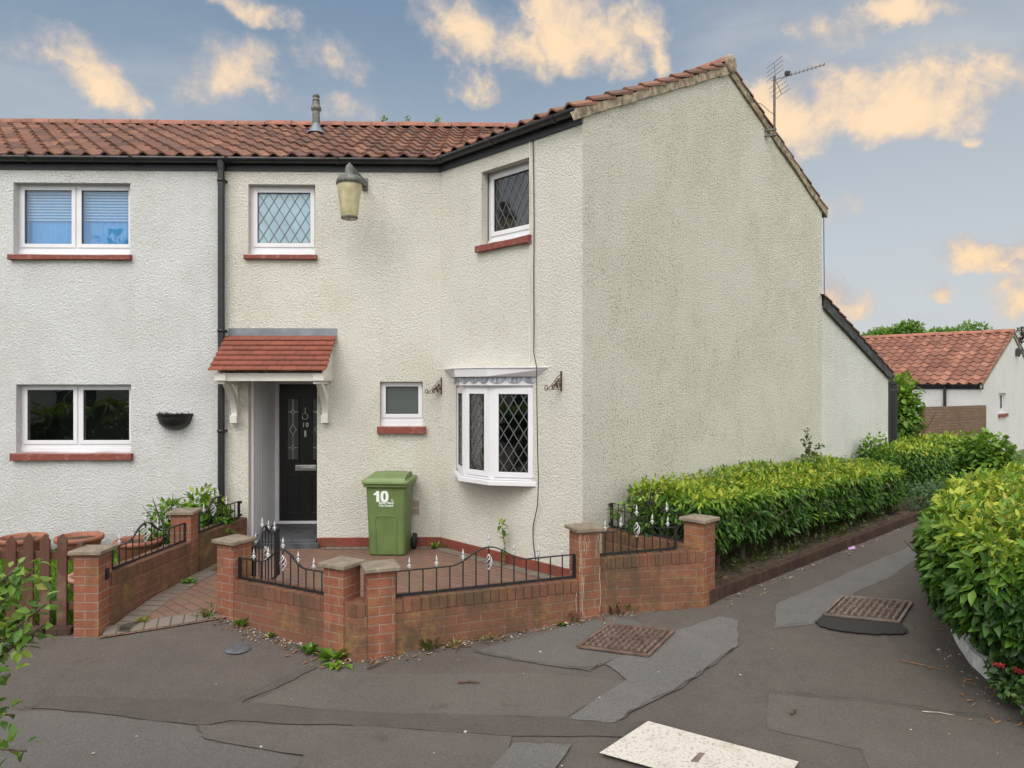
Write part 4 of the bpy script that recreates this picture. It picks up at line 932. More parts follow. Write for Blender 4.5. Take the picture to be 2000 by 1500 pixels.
# ---------------- things fixed on the walls
lx = PA(-1.01, 2.56, .0)
wl = thing('wall_lamp', 'old street-type wall lamp with yellowed tapering shade beside upstairs window', 'lamp', lx)
lc = Vector(PA(-1.06, 2.50, .56))
q = MB(); obox(q, PA, -1.01, -.935, 2.50, 2.66, .0, .025); q.beam(PA(-.975, 2.58, .02), PA(-1.06, 2.64, .56), .055, .07); q.lathe([(.035, .16), (.05, .12), (.06, .0), (.05, -.02)], lc, 16); q.lathe([(.001, .195), (.014, .185), (.02, .165)], lc, 10); part('bracket_arm', q, M_lampcap, wl)
q = MB(); q.lathe([(.05, .05), (.13, .02), (.152, -.02), (.16, -.075), (.150, -.075), (.14, -.03), (.04, .02)], lc, 30); part('lamp_hood', q, M_lampcap, wl)
q = MB(); q.lathe([(.148, -.06), (.146, -.10), (.098, -.475), (.094, -.49), (.001, -.488)], lc, 30); part('lamp_shade', q, M_lampshade, wl)
q = MB(); q.lathe([(.100, -.465), (.103, -.478), (.098, -.492), (.09, -.494)], lc, 30); q.lathe([(.001, -.50), (.012, -.495), (.012, -.485)], lc, 10); part('shade_rim', q, M_lampcap, wl)

q = MB(); bc = Vector(PA(-3.40, -.385, 0)); n_ = 18; prof = [(.215, 0), (.212, -.05), (.19, -.12), (.14, -.17), (.07, -.20), (.001, -.21)]
a0 = math.pi
q.lathe(prof, bc, n_, ang=math.pi, start=math.pi + aA); q.lathe([(.225, .008), (.225, -.022), (.205, -.022), (.205, .008), (.225, .008)], bc, n_, ang=math.pi, start=math.pi + aA)
hb = thing('wall_planter', 'empty black half-bowl wall planter beside the white house downpipe', 'planter', bc); part('bowl', q, M_black_iron, hb)
q = MB()
for i in range(70):
    a = random.uniform(math.pi, 2 * math.pi); r_ = random.uniform(.08, .21); c_ = bc + Vector((math.cos(a) * r_, math.sin(a) * r_, random.uniform(-.02, .012))); d = Vector((random.uniform(-1, 1), random.uniform(-1, 0), random.uniform(-.3, 1))).normalized() * .035
    q.tube([c_, c_ + d], [.006, .002], 4)
q.poly([bc + Vector((math.cos(math.pi + i * math.pi / 12) * .2, math.sin(math.pi + i * math.pi / 12) * .2, -.02)) for i in range(13)]); part('moss_liner', q, M_black_iron, hb)

vt = MB(); obox(vt, PA, -.385, -.265, -1.70, -1.50, -.01, .006)
av = single('air_vent', vt, M_pinkvent, 'small pale slotted vent in the wall behind the green bin', 'vent', PA(-.325, -1.7, 0))
for z_ in (-1.69, -1.595):
    for i in range(4): q = MB(); obox(q, PA, -.372 + .026 * i, -.361 + .026 * i, z_, z_ + .078, .0061, .0068); part('slot', q, M_dark, av)

def scroll_bracket(P0, out, label):
    """wrought bracket: wall bar, arm, brace, scrolls and leaves; P0 = foot of wall bar, out = horizontal unit"""
    th = thing('hanging_bracket', label, 'bracket', P0, 'rusty hanging basket brackets'); P0 = Vector(P0); o = Vector((out[0], out[1], 0)); at_ = lambda a, b: P0 + o * a + Vector((0, 0, b))
    q = MB(); q.beam(at_(.008, -.015), at_(.008, .20), .022, .006, up=o); q.beam(at_(.0, .0), at_(.23, .0), .018, .007); q.tube([at_(.0, .175), at_(.07, .135), at_(.16, .05), at_(.22, .005)], .005, 6); part('bracket_frame', q, M_rust, th)
    q = MB(); q.tube([at_(.24 + .028 * math.cos(a) * (1 - a / 9), .022 + .028 * math.sin(a) * (1 - a / 9)) for a in [i * .5 - 1.57 for i in range(14)]], .005, 6); part('scroll', q, M_rust, th); q = MB()
    q.tube([at_(.06 + .035 * math.cos(a), .05 + .035 * math.sin(a)) for a in [i * .45 for i in range(13)]], .0045, 6); part('scroll', q, M_rust, th); q = MB(); q.tube([at_(.13 + .022 * math.cos(a), .03 + .022 * math.sin(a)) for a in [i * .45 for i in range(13)]], .0045, 6); part('scroll', q, M_rust, th)
    q = MB()
    for (a, b, s_) in ((.05, .10, .03), (.085, .07, .032), (.07, .035, .028), (.115, .045, .026), (.145, .022, .02), (.03, .06, .024)):
        for an in range(5):
            t_ = an * 1.256 + a * 40; c0 = at_(a, b); tip = at_(a + s_ * math.cos(t_), b + s_ * math.sin(t_)); l_ = at_(a + s_ * .55 * math.cos(t_ - .5), b + s_ * .55 * math.sin(t_ - .5)); r_ = at_(a + s_ * .55 * math.cos(t_ + .5), b + s_ * .55 * math.sin(t_ + .5)); n_ = o.cross(Vector((0, 0, 1))) * .004
            q.add([c0 + n_, l_ + n_, tip + n_, r_ + n_, c0 - n_, l_ - n_, tip - n_, r_ - n_], [(0, 1, 2, 3), (7, 6, 5, 4), (0, 4, 5, 1), (1, 5, 6, 2), (2, 6, 7, 3), (3, 7, 4, 0)])
    part('leaf_ornament', q, M_rust, th)
scroll_bracket(PB(.03, -.115, 0), -mB, 'rusty leaf bracket on the wall between small window and bow window')
scroll_bracket(PB(2.115, -.06, 0), -mB, 'rusty leaf bracket on the wall right of the bow window')
# cables
pts = [PB(1.70, 2.75, .02), PB(1.705, 2.3, .015), PB(1.712, 1.8, .016), PB(1.705, 1.2, .014), PB(1.71, .6, .016), PB(1.73, .35, .04), PB(1.85, .2, .12), PB(1.862, -.2, .125), PB(1.87, -.8, .12), PB(1.872, -1.05, .11), PB(1.80, -1.35, .05), PB(1.70, -1.6, .02), PB(1.70, -1.75, .02), PB(1.72, -1.85, .025), PB(1.76, -1.97, .04)]
q = MB(); q.tube(pts, .0055, 6); single('wall_cable', q, M_cable, 'thin black cable hanging loose down the angled wall past the bow window', 'cable', PB(1.7, 2.75, 0))
q = MB(); obox(q, PB, 1.632, 1.646, .25, 2.77, .0, .012); single('cable_trunking', q, M_trunking, 'thin cream conduit beside the angled upstairs window', 'conduit', PB(1.64, .25, 0))

# TV aerial
ap = Vector(PC(4.11, 3.56, .12)); ae = thing('tv_aerial', 'rusty television aerial on a pole fixed to the gable verge', 'aerial', ap)
q = MB(); q.tube([ap, ap + Vector((.0, 0, .88))], .017, 10); part('pole', q, M_rustpole, ae)
for dz in (.03, .11): q = MB(); q.beam(Vector(PC(4.05, 3.56 + dz, .0)), ap + Vector((0, 0, dz)), .04, .02); q.lathe([(.03, -.012), (.03, .012)], ap + Vector((0, 0, dz)), 10); part('wall_clamp', q, M_lampcap, ae)
q = MB(); b0 = ap + Vector((0, 0, .83)); bd = Vector((.66, -.16, .15)); q.beam(b0 - bd * .06, b0 + bd, .016, .016); boom = part('boom', q, M_alum, ae)
sdv = bd.cross(Vector((0, 0, 1))).normalized(); upv = sdv.cross(bd).normalized()
q = MB()
for i in range(9): c_ = b0 + bd * (.34 + .08 * i); q.tube([c_ - sdv * .06 - upv * .0, c_ + sdv * .06], .0035, 5); q.tube([c_ - upv * .028, c_ + upv * .028], .003, 5)
part('director_elements', q, M_alum, ae)
q = MB()
for sg in (1, -1):
    c0 = b0 + bd * .02; c1 = c0 + (upv * sg * .24 + bd * .05); q.tube([c0, c1], .006, 6)
    for f in (.25, .5, .75, 1): c_ = c0.lerp(c1, f); q.tube([c_ - sdv * .14 - bd.normalized() * .10, c_ + sdv * .14 + bd.normalized() * .10], .0035, 5)
part('reflector_elements', q, M_alum, ae)
q = MB(); q.box(b0 + bd * .27 + upv * .03, (.07, .05, .06)); q.tube([b0 + bd * .27 - sdv * .1 + upv * .02, b0 + bd * .27 + sdv * .1 + upv * .02], .006, 6); part('junction_box', q, M_gutter, ae, bevel=.01)
q = MB(); q.tube([PC(3.55, 3.93, .06), PC(3.7, 3.93, .12), PC(3.95, 3.87, .14), ap + Vector((0, 0, .33))], .004, 5); part('aerial_cable', q, M_cable, ae)

# ================================================================== GARDEN WALLS, RAILINGS, GATE
def wallseg(parent, p, q, z0, za, zb, th=.19, sold=.115, mats=(None, None), name='wall_panel'):
    """brick panel with a brick-on-edge top; p->q is the foot of the outer face, which lies to the right of the heading"""
    p, q = Vector(p), Vector(q); d = (q - p).normalized(); n = Vector((-d.y, d.x)); m = MB()
    P4 = [p, q, q + n * th, p + n * th]
    m.prism([tuple(v) for v in P4], z0, [za - sold, zb - sold, zb - sold, za - sold]); part(name, m, M_brick, parent, bevel=.006)
    m = MB(); e = .003; N = max(2, round((q - p).length / .0785)); V = []
    pts = [p - n * e, q - n * e, q + n * (th + e), p + n * (th + e)]
    # wavy worn top of the edge course, brick by brick
    for i in range(N):
        a, b = i / N, (i + 1) / N; g = .0025 / max(.1, (q - p).length); A = (p - n * e).lerp(q - n * e, a + g * .5); B_ = (p - n * e).lerp(q - n * e, b - g * .5); j = random.uniform(-.004, .004); jj = random.uniform(-.003, .003)
        z_ = za + (zb - za) * (a + b) / 2
        m.prism([tuple(A - n * jj), tuple(B_ - n * jj), tuple(B_ + n * (th + 2 * e)), tuple(A + n * (th + 2 * e))], z_ - sold + .001, z_ + j)
    part('brick_on_edge_top', m, M_soldier, parent, bevel=.004)
def pier(parent, corner, d, z0, z1, w_=.22, cap=True, capw=.035, label=None):
    """square pier: corner = front corner, d = heading of the front face away from the corner; body to the left of d"""
    c = Vector(corner); d = Vector(d).normalized(); n = Vector((-d.y, d.x)); m = MB(); P4 = [c, c + d * w_, c + d * w_ + n * w_, c + n * w_]
    m.prism([tuple(v) for v in P4], z0, z1); po = part('pier', m, M_pier, parent, bevel=.006, label=label)
    if cap:
        k_ = capw; ce = c + d * w_ / 2 + n * w_ / 2; h = w_ / 2 + k_; m = MB()
        r0 = [ce + d * (sx * h) + n * (sy * h) for sx, sy in ((-1, -1), (1, -1), (1, 1), (-1, 1))]
        jt = random.uniform(-.003, .003)
        V = [(*v, z1 + .002) for v in r0] + [(*v, z1 + .036) for v in r0] + [(ce.x, ce.y, z1 + .056)]
        m.add(V, [(3, 2, 1, 0), (0, 1, 5, 4), (1, 2, 6, 5), (2, 3, 7, 6), (3, 0, 4, 7), (4, 5, 8), (5, 6, 8), (6, 7, 8), (7, 4, 8)]); part('coping_cap', m, M_cap, po, bevel=.006)
    return po
# finials and twisted basket, shared meshes
q = MB(); q.lathe([(.0065, 0), (.0075, .012), (.013, .018), (.015, .024), (.008, .032), (.007, .038), (.019, .046), (.012, .052), (.006, .058), (.012, .064), (.015, .068), (.0085, .09), (.001, .125)], (0, 0, 0), 8)
for a in range(4): an = a * math.pi / 2; q.tube([(0, 0, .036), (math.cos(an) * .02, math.sin(an) * .02, .040), (math.cos(an) * .026, math.sin(an) * .026, .032)], [.005, .004, .002], 5)
ME_FIN = q.mesh('finial', M_silver)
q = MB(); q.lathe([(.008, 0), (.013, .006), (.007, .014)], (0, 0, 0), 8); q.lathe([(.007, .126), (.013, .134), (.008, .14)], (0, 0, 0), 8)
for a in range(4): q.tube([(math.cos(a * 1.571 + f * 4.4) * (.006 + .025 * math.sin(math.pi * f)), math.sin(a * 1.571 + f * 4.4) * (.006 + .025 * math.sin(math.pi * f)), .012 + .118 * f) for f in [i / 12 for i in range(13)]], .0042, 5)
ME_BSK = q.mesh('twisted_basket', M_silver)
def railing(name, label, cat, p, q, za, zb, h=.225, dome=.14, nb=13, fin=(0, 2, 4, 6, 8, 10, 12), d0=3, d1=9, basket=6, group=None, ends=(0, 0), rz=.018, stile=.012, endbrk=(), fscale=.88):
    p, q = Vector(p), Vector(q); d = (q - p).normalized(); L = (q - p).length; root = thing(name, label, cat, (p.x, p.y, za), group); pos = lambda s, z: Vector((p.x + d.x * s, p.y + d.y * s, za + (zb - za) * s / L + z))
    sx = [L * (i + 1) / (nb + 1) for i in range(nb)]; c = (sx[d0] + sx[d1]) / 2; hw = (sx[d1] - sx[d0]) / 2
    def top(s):
        x = abs(s - c) / (hw * 1.0); return h + (dome * (.5 + .5 * math.cos(math.pi * min(x, 1))) if dome else 0)
    fr = MB(); N = 40; fr.beam(pos(0, rz), pos(L, rz), .012, .022)
    tp = [pos(L * i / N, top(L * i / N)) for i in range(N + 1)]; n3 = Vector((-d.y, d.x, 0))
    V = []
    for i, t_ in enumerate(tp):
        e = (tp[min(i + 1, N)] - tp[max(i - 1, 0)]).normalized(); u = n3.cross(e) * -.0045
        V += [t_ + n3 * .011 + u, t_ - n3 * .011 + u, t_ - n3 * .011 - u, t_ + n3 * .011 - u]
    fr.add(V, [(i * 4 + k_, (i + 1) * 4 + k_, (i + 1) * 4 + (k_ + 1) % 4, i * 4 + (k_ + 1) % 4) for i in range(N) for k_ in range(4)] + [(3, 2, 1, 0), tuple(range(4 * N, 4 * N + 4))])
    for s, e_ in ((0, 0), (L, 1)): fr.beam(pos(s, rz), pos(s, top(s) + .004), stile * (2.2 if ends[e_] else 1), .024, up=(d.x, d.y, 0))
    for s, dd in endbrk:
        for z_ in (rz + .02, top(s) - .02): fr.beam(pos(s, z_), pos(s + dd, z_), .012, .028)
    part('frame', fr, M_black_iron, root)
    bmesh_ = {}
    for i, s in enumerate(sx):
        t_ = top(s); b = MB(); b.tube([(0, 0, rz), (0, 0, t_ - .002 + (0.0))], .0062, 6); me = b.mesh('bar', M_black_iron); inst('bar', me, root, pos(s, 0))
        if i in fin: inst('finial', ME_FIN, root, pos(s, t_ + .003), (0, 0, random.uniform(0, 1)), fscale)
        if i == basket: inst('twisted_basket', ME_BSK, root, pos(s, (t_) * .5 - .02), (0, 0, 0), 1.0)
    return root

GW = thing('garden_wall', 'red brick front garden wall with stone-capped pillars running round the corner before the cream house', 'wall', (-1.296, 5.95, -2.3))
E1 = Vector((-2.61, 6.67)); CN = Vector((-1.296, 5.95)); d1 = (CN - E1).normalized(); n1 = Vector((-d1.y, d1.x)); d2 = Vector((.933, .359)).normalized(); n2 = Vector((-d2.y, d2.x))
P4c = CN + d2 * 2.055; P4e = CN + d2 * 2.275; E5 = Vector((1.85, 6.93)); TOP = -1.83
wallseg(GW, E1 + n1 * .012, CN, -2.6, TOP, TOP)
wallseg(GW, CN, P4c, -2.6, TOP, TOP + .0)
wallseg(GW, P4e + n2 * .01, E5 - Vector((.0, -.004)), -2.6, -1.645, -1.61)
w4a = E5 + dC * .16 - dB * .05; w4b = Vector(PC(.27, 0)[:2]); w4b = w4a - dB * ((w4a - C).dot(dB)) + Vector((0, 0)); 
wallseg(GW, w4b + mB * -.19 + mB * 0, w4a - mB * .19, -2.6, -1.575, -1.585, th=.20)
pier(GW, E1 - d1 * .20, d1, -2.6, -1.50)
pier(GW, CN - d1 * .345 - n1 * .014, d1, -2.6, -1.555)
pier(GW, CN + d2 * .10 - n2 * .014, d2, -2.6, -1.575, w_=.232)
pier(GW, P4c - n2 * .014, d2, -2.6, -1.386)
M_lime = mat('lime_stain', color=(.40, .35, .30), rough=.9, var=.2, vscale=30)
for t_, za_, zb_, w_ in ((2.06, -1.40, -1.75, .004), (2.075, -1.40, -2.14, .003), (2.105, -1.41, -1.56, .003), (2.125, -1.41, -1.60, .003), (2.15, -1.41, -1.53, .003), (2.235, -1.40, -1.62, .0035), (2.262, -1.40, -1.55, .003), (2.09, -1.80, -2.16, .005), (2.272, -1.72, -2.14, .005), (2.03, -1.85, -2.15, .004)):
    q = MB(); N = 14; w_ *= .6; o_ = .0165 if t_ > 2.05 else .004; V = []
    for i in range(N + 1): f = i / N; p_ = CN + d2 * (t_ + .006 * math.sin(f * 7 + t_ * 90) + random.uniform(-.002, .002)) - n2 * o_; V += [(p_.x - d2.x * w_, p_.y - d2.y * w_, za_ + (zb_ - za_) * f), (p_.x + d2.x * w_, p_.y + d2.y * w_, za_ + (zb_ - za_) * f)]
    q.add(V, [(2 * i, 2 * i + 2, 2 * i + 3, 2 * i + 1) for i in range(N)]); part('lime_streak', q, M_lime, GW)
pier(GW, E5 - dB * -.0 - dB * .22 - mB * .0, dB, -2.6, -1.35, w_=.22)
G_R = 'domed iron railing panels on the garden walls'
railing('railing', 'low domed railing between the gate pillar and the corner pillars', 'railing', E1 + d1 * .03 + n1 * .07, CN - d1 * .35 + n1 * .07, TOP, TOP, nb=11, fin=(1, 3, 5, 7, 9), d0=2, d1=8, basket=5, group=G_R, ends=(1, 0), h=.20)
railing('railing', 'longest domed railing, above the front wall before the green bin', 'railing', CN + d2 * .345 + n2 * .07, CN + d2 * 2.04 + n2 * .07, TOP, TOP, nb=13, group=G_R, ends=(0, 1))
railing('railing', 'domed railing between the lime-stained pillar and the end pillar by the hedge', 'railing', P4e + d2 * .01 + n2 * .07, E5 - Vector((.26, -.04)), -1.645, -1.615, nb=9, fin=(0, 2, 4, 6, 8), d0=1, d1=7, basket=4, group=G_R, ends=(0, 1), dome=.13)
railing('railing', 'domed railing running back to the gable wall behind another railing', 'railing', w4b + dB * .04 - mB * .07, w4a - dB * .16 - mB * .07, -1.575, -1.585, nb=10, fin=(7,), d0=2, d1=7, basket=None, group=G_R, ends=(1, 0), endbrk=((0, -.07),), h=.27, dome=.08)
# open gate swung in towards the door
g0 = Vector((-2.50, 6.90)); g1 = Vector((-2.47, 7.55)); 
gate = railing('garden_gate', 'black iron garden gate standing open inside the gate pillar', 'gate', g0, g1, -2.10, -2.06, h=.53, dome=.13, nb=7, fin=(0, 2, 4, 6), d0=0, d1=5, basket=3, ends=(1, 1), rz=.05, stile=.02, endbrk=((.65, .06),))

# wall between the two gardens
LW = thing('garden_wall', 'red brick wall with two pillars dividing the lawn from the paved path', 'wall', (-3.6, 7.8, -2.25))
la = Vector((-3.685, 6.42)); lb = Vector((-3.385, 9.16)); dl_ = (lb - la).normalized(); nl = Vector((-dl_.y, dl_.x)); l2 = la + dl_ * 1.45
wallseg(LW, la + dl_ * .15, l2, -2.6, -1.735, -1.735, th=.20); wallseg(LW, l2 + dl_ * .22, lb, -2.6, -1.70, -1.70, th=.20)
pier(LW, (-3.676 - .222, 6.37), (1, .03), -2.6, -1.52, w_=.222); pier(LW, l2 - Vector((.215, 0.01)) , (1, .05), -2.6, -1.435)
G_ = G_R
railing('railing', 'domed railing on the dividing wall before the terracotta pots', 'railing', la + dl_ * .24 + nl * .06, l2 + nl * .06 - dl_ * .0, -1.735, -1.735, nb=11, fin=(0, 2, 4, 6), d0=1, d1=7, basket=4, group=G_, ends=(0, 1), endbrk=((1.21, .08),), h=.21)
railing('railing', 'domed railing on the dividing wall nearest the white house, shrub behind', 'railing', l2 + dl_ * .26 + nl * .05, lb - dl_ * .12 + nl * .05, -1.70, -1.70, nb=8, fin=(0, 2, 3, 5), d0=0, d1=5, basket=2, group=G_, ends=(0, 1), endbrk=((.9, .1),), h=.22)
q = MB(); q.box((-3.669, 6.50, -1.72), (.012, .045, .10)); part('latch_plate', q, M_black_iron, LW)

# ================================================================== GREEN WHEELED BIN
bx, by, bz = -1.52, 8.98, TER + .003; ang = R(-4); ca, sa_ = math.cos(ang), math.sin(ang)
BIN = thing('wheelie_bin', 'green wheeled bin marked 10 standing against the cream wall', 'bin', (bx, by, bz))
def BP(x, y, z): return (bx + x * ca - y * sa_, by + x * sa_ + y * ca, bz + z)   # x right, y back, origin centre
def rring(w_, y0, y1, r, z, n=5):
    o = []
    for cx, cy, a0_ in ((w_ / 2 - r, y0 + r, -90), (w_ / 2 - r, y1 - r, 0), (-w_ / 2 + r, y1 - r, 90), (-w_ / 2 + r, y0 + r, 180)):
        for i in range(n): a = R(a0_ + 90 * i / (n - 1)); o.append(BP(cx + r * math.cos(a), cy + r * math.sin(a), z))
    return o
def loft(mb, rings, cap0=True, cap1=True, smooth=False):
    n = len(rings[0]); V = [v for r_ in rings for v in r_]; mb.add(V, [(i * n + j, i * n + (j + 1) % n, (i + 1) * n + (j + 1) % n, (i + 1) * n + j) for i in range(len(rings) - 1) for j in range(n)], None, smooth)
    if cap0: mb.add(rings[0], [tuple(range(n - 1, -1, -1))])
    if cap1: mb.add(rings[-1], [tuple(range(n))])
m = MB(); loft(m, [rring(.43, -.20, .17, .045, 0.0), rring(.445, -.215, .18, .05, .02), rring(.50, -.26, .23, .05, .84), rring(.50, -.26, .23, .05, .88)]); part('body', m, M_bin, BIN, bevel=.004)
m = MB(); loft(m, [rring(.545, -.285, .26, .055, .845), rring(.56, -.295, .265, .055, .85), rring(.56, -.295, .265, .055, .885)]); part('rim', m, M_bin, BIN, bevel=.005)
m = MB(); loft(m, [rring(.585, -.315, .27, .06, .888), rring(.59, -.32, .275, .06, .893), rring(.59, -.32, .275, .06, .918), rring(.575, -.305, .27, .06, .930)])
V = []
for y, z, w_ in ((-.285, .93, .50), (-.27, .955, .48), (-.10, .985, .45), (.10, .995, .45), (.24, .985, .44), (.265, .95, .44)):
    V.append([BP(x * w_, y, z + (.0 if abs(x) < .4 else -.004)) for x in (-.5, -.42, -.3, 0, .3, .42, .5)])
Vf = [v for r_ in V for v in r_]; m.add(Vf, [(i * 7 + j, i * 7 + j + 1, (i + 1) * 7 + j + 1, (i + 1) * 7 + j) for i in range(5) for j in range(6)], None, True)
for j_ in (0, 6):
    pts = [V[i][j_] for i in range(6)]; low = [(p[0], p[1], bz + .925) for p in pts]; m.add(pts + low, [(i, i + 1, 7 + i, 6 + i) for i in range(5)])
m.add([*V[0], *[(p[0], p[1], bz + .92) for p in V[0]]], [(j, j + 1, 8 + j, 7 + j) for j in range(6)]); part('lid', m, M_binlid, BIN, bevel=.003)
m = MB(); m.tube([BP(-.19, .30, .93), BP(.19, .30, .93)], .014, 8); m.tube([BP(-.19, .24, .90), BP(-.19, .30, .93)], .014, 8); m.tube([BP(.19, .24, .90), BP(.19, .30, .93)], .014, 8); part('handle', m, M_bin, BIN)
for sx_ in (-.262, .262): m = MB(); m.lathe([(.001, -.022), (.06, -.022), (.098, -.018), (.10, 0), (.098, .018), (.06, .022), (.001, .022)], BP(sx_, .20, .10), 22, axis=(ca, sa_, 0)); part('wheel', m, M_rubber, BIN)
m = MB(); m.tube([BP(-.25, .20, .10), BP(.25, .20, .10)], .011, 8); part('axle', m, M_black_iron, BIN)
def ff(x, z): y = -.215 - .045 * (z - .02) / .82; return BP(x * (.445 + .055 * z / .84) / .5, y - .001, z)   # point on the sloping front
m = MB(); pts = [ff(-.14, .01), ff(-.14, .44)] + [ff(-.14 + .05 - .05 * math.cos(a), .44 + .05 * math.sin(a)) for a in [i * math.pi / 10 for i in range(1, 6)]] + [ff(.14 - .05 + .05 * math.sin(a), .44 + .05 * math.cos(a)) for a in [i * math.pi / 10 for i in range(0, 5)]] + [ff(.14, .44), ff(.14, .01)]
m.tube(pts, .007, 6); part('moulded_arch', m, M_bin, BIN)
fx_ = Vector(ff(.1, .5)) - Vector(ff(-.1, .5)); fz_ = Vector(ff(0, .8)) - Vector(ff(0, .5)); fn = fx_.cross(fz_).normalized()
tx = lambda s, size, x, z, bold, nm, sp=1.: text_part(nm, s, size, Vector(ff(x, z)) + fn * .002, fx_, fz_, M_decal, BIN, extrude=.0008, bold=bold, spacing=sp)

def digit(polys, nm):
    mb = MB()
    for P in polys: mb.add([tuple(Vector(ff(0, z)) + fn * .0025 + fx_.normalized() * x) for x, z in P], [tuple(range(len(P)))])
    part(nm, mb, M_decal, BIN)
digit([[(-.150, .765), (-.128, .775), (-.112, .800), (-.078, .800), (-.078, .665), (-.116, .665), (-.116, .752), (-.146, .745)][::-1]], 'painted_digit')
ov = lambda cx, cz, a, b: [(cx + a * abs(math.cos(t_)) ** .75 * (1 if math.cos(t_) >= 0 else -1), cz + b * abs(math.sin(t_)) ** .75 * (1 if math.sin(t_) >= 0 else -1)) for t_ in [i * math.pi / 12 for i in range(24)]]
O_, I_ = ov(-.014, .733, .050, .070), ov(-.014, .733, .014, .040)
digit([[O_[i], O_[(i + 1) % 24], I_[(i + 1) % 24], I_[i]] for i in range(24)], 'painted_digit')
tx('Sunderland', .040, -.085, .642, .0012, 'council_lettering'); tx('City Council', .034, -.085, .610, .0010, 'council_lettering')
m = MB(); c0 = Vector(ff(.082, .685)) + fn * .002; m.tube([c0 + fx_.normalized() * .011 * math.cos(a) + fz_.normalized() * .011 * math.sin(a) for a in [i * math.pi / 6 for i in range(13)]], .0025, 5); part('council_emblem', m, M_decal, BIN)

# ================================================================== LEAVES
def leaf_mesh(name, B, D, Nn, L, W, Cc, fold=.18):
    """leaf-shaped faces: base, direction, normal, length, width, colour (arrays)"""
    n = len(B); D = D / np.linalg.norm(D, axis=1, keepdims=True); S = np.cross(D, Nn); S /= np.maximum(np.linalg.norm(S, axis=1, keepdims=True), 1e-6); U = np.cross(S, D)
    L = L[:, None]; W = W[:, None]
    v0 = B; v1 = B + D * L * .42 + S * W * .5 + U * W * fold; v2 = B + D * L * .42 - S * W * .5 + U * W * fold; v3 = B + D * L * .45; v4 = B + D * L - U * L * .12
    v5 = B + D * L * .75 + S * W * .30 + U * W * fold * .3; v6 = B + D * L * .75 - S * W * .30 + U * W * fold * .3
    V = np.stack([v0, v1, v2, v3, v4, v5, v6], 1).reshape(-1, 3); f = np.array([[0, 3, 1, 1], [0, 2, 3, 3], [1, 3, 4, 5], [3, 2, 6, 4]])
    return V, n, Cc
def build_leaves(name, sets, m, parent=None, org=(0, 0, 0), lift=True):
    V = []; C_ = []
    for (v, n, c) in sets: V.append(v); C_.append(c)
    V = np.concatenate(V); Cc = np.concatenate(C_); n = len(Cc); o = np.array(org); V = V - o
    me = bpy.data.meshes.new(name); me.vertices.add(len(V)); me.vertices.foreach_set('co', V.astype(np.float32).ravel())
    loops = np.array([0, 3, 1, 0, 2, 3, 1, 3, 4, 5, 3, 2, 6, 4], dtype=np.int32); tot = np.array([3, 3, 4, 4], dtype=np.int32); st = np.array([0, 3, 6, 10], dtype=np.int32)
    LI = (loops[None, :] + (np.arange(n) * 7)[:, None]).ravel(); ST = (st[None, :] + (np.arange(n) * 14)[:, None]).ravel(); TT = np.tile(tot, n)
    me.loops.add(len(LI)); me.loops.foreach_set('vertex_index', LI.astype(np.int32)); me.polygons.add(len(ST)); me.polygons.foreach_set('loop_start', ST.astype(np.int32)); me.polygons.foreach_set('loop_total', TT)
    me.polygons.foreach_set('use_smooth', np.ones(len(ST), dtype=bool)); me.update(calc_edges=True)
    ca = me.color_attributes.new('Col', 'FLOAT_COLOR', 'POINT'); cc = np.repeat(np.concatenate([Cc, np.ones((n, 1))], 1), 7, axis=0); ca.data.foreach_set('color', cc.astype(np.float32).ravel())
    me.materials.append(m); ob = bpy.data.objects.new(name, me); col.objects.link(ob)
    if parent is not None: ob.parent = parent
    return ob
def rgb(n, stops, t_):
    stops = np.array(stops); x = np.clip(t_, 0, .9999) * (len(stops) - 1); i = x.astype(int); f = (x - i)[:, None]; return stops[i] * (1 - f) + stops[i + 1] * f
DARKG, MIDG, LITG, YEL = (.014, .045, .009), (.050, .13, .017), (.15, .27, .028), (.42, .46, .05)
def lumps(P, s=1.0, seed=0):
    return (np.sin(P[:, 0] * 3.1 * s + seed) * np.sin(P[:, 1] * 2.7 * s + seed * 2) + np.sin(P[:, 0] * 7.3 * s + P[:, 2] * 5 + seed) * .5 + np.sin(P[:, 1] * 8.1 * s + P[:, 2] * 6 * s + seed * 3) * .5) / 2
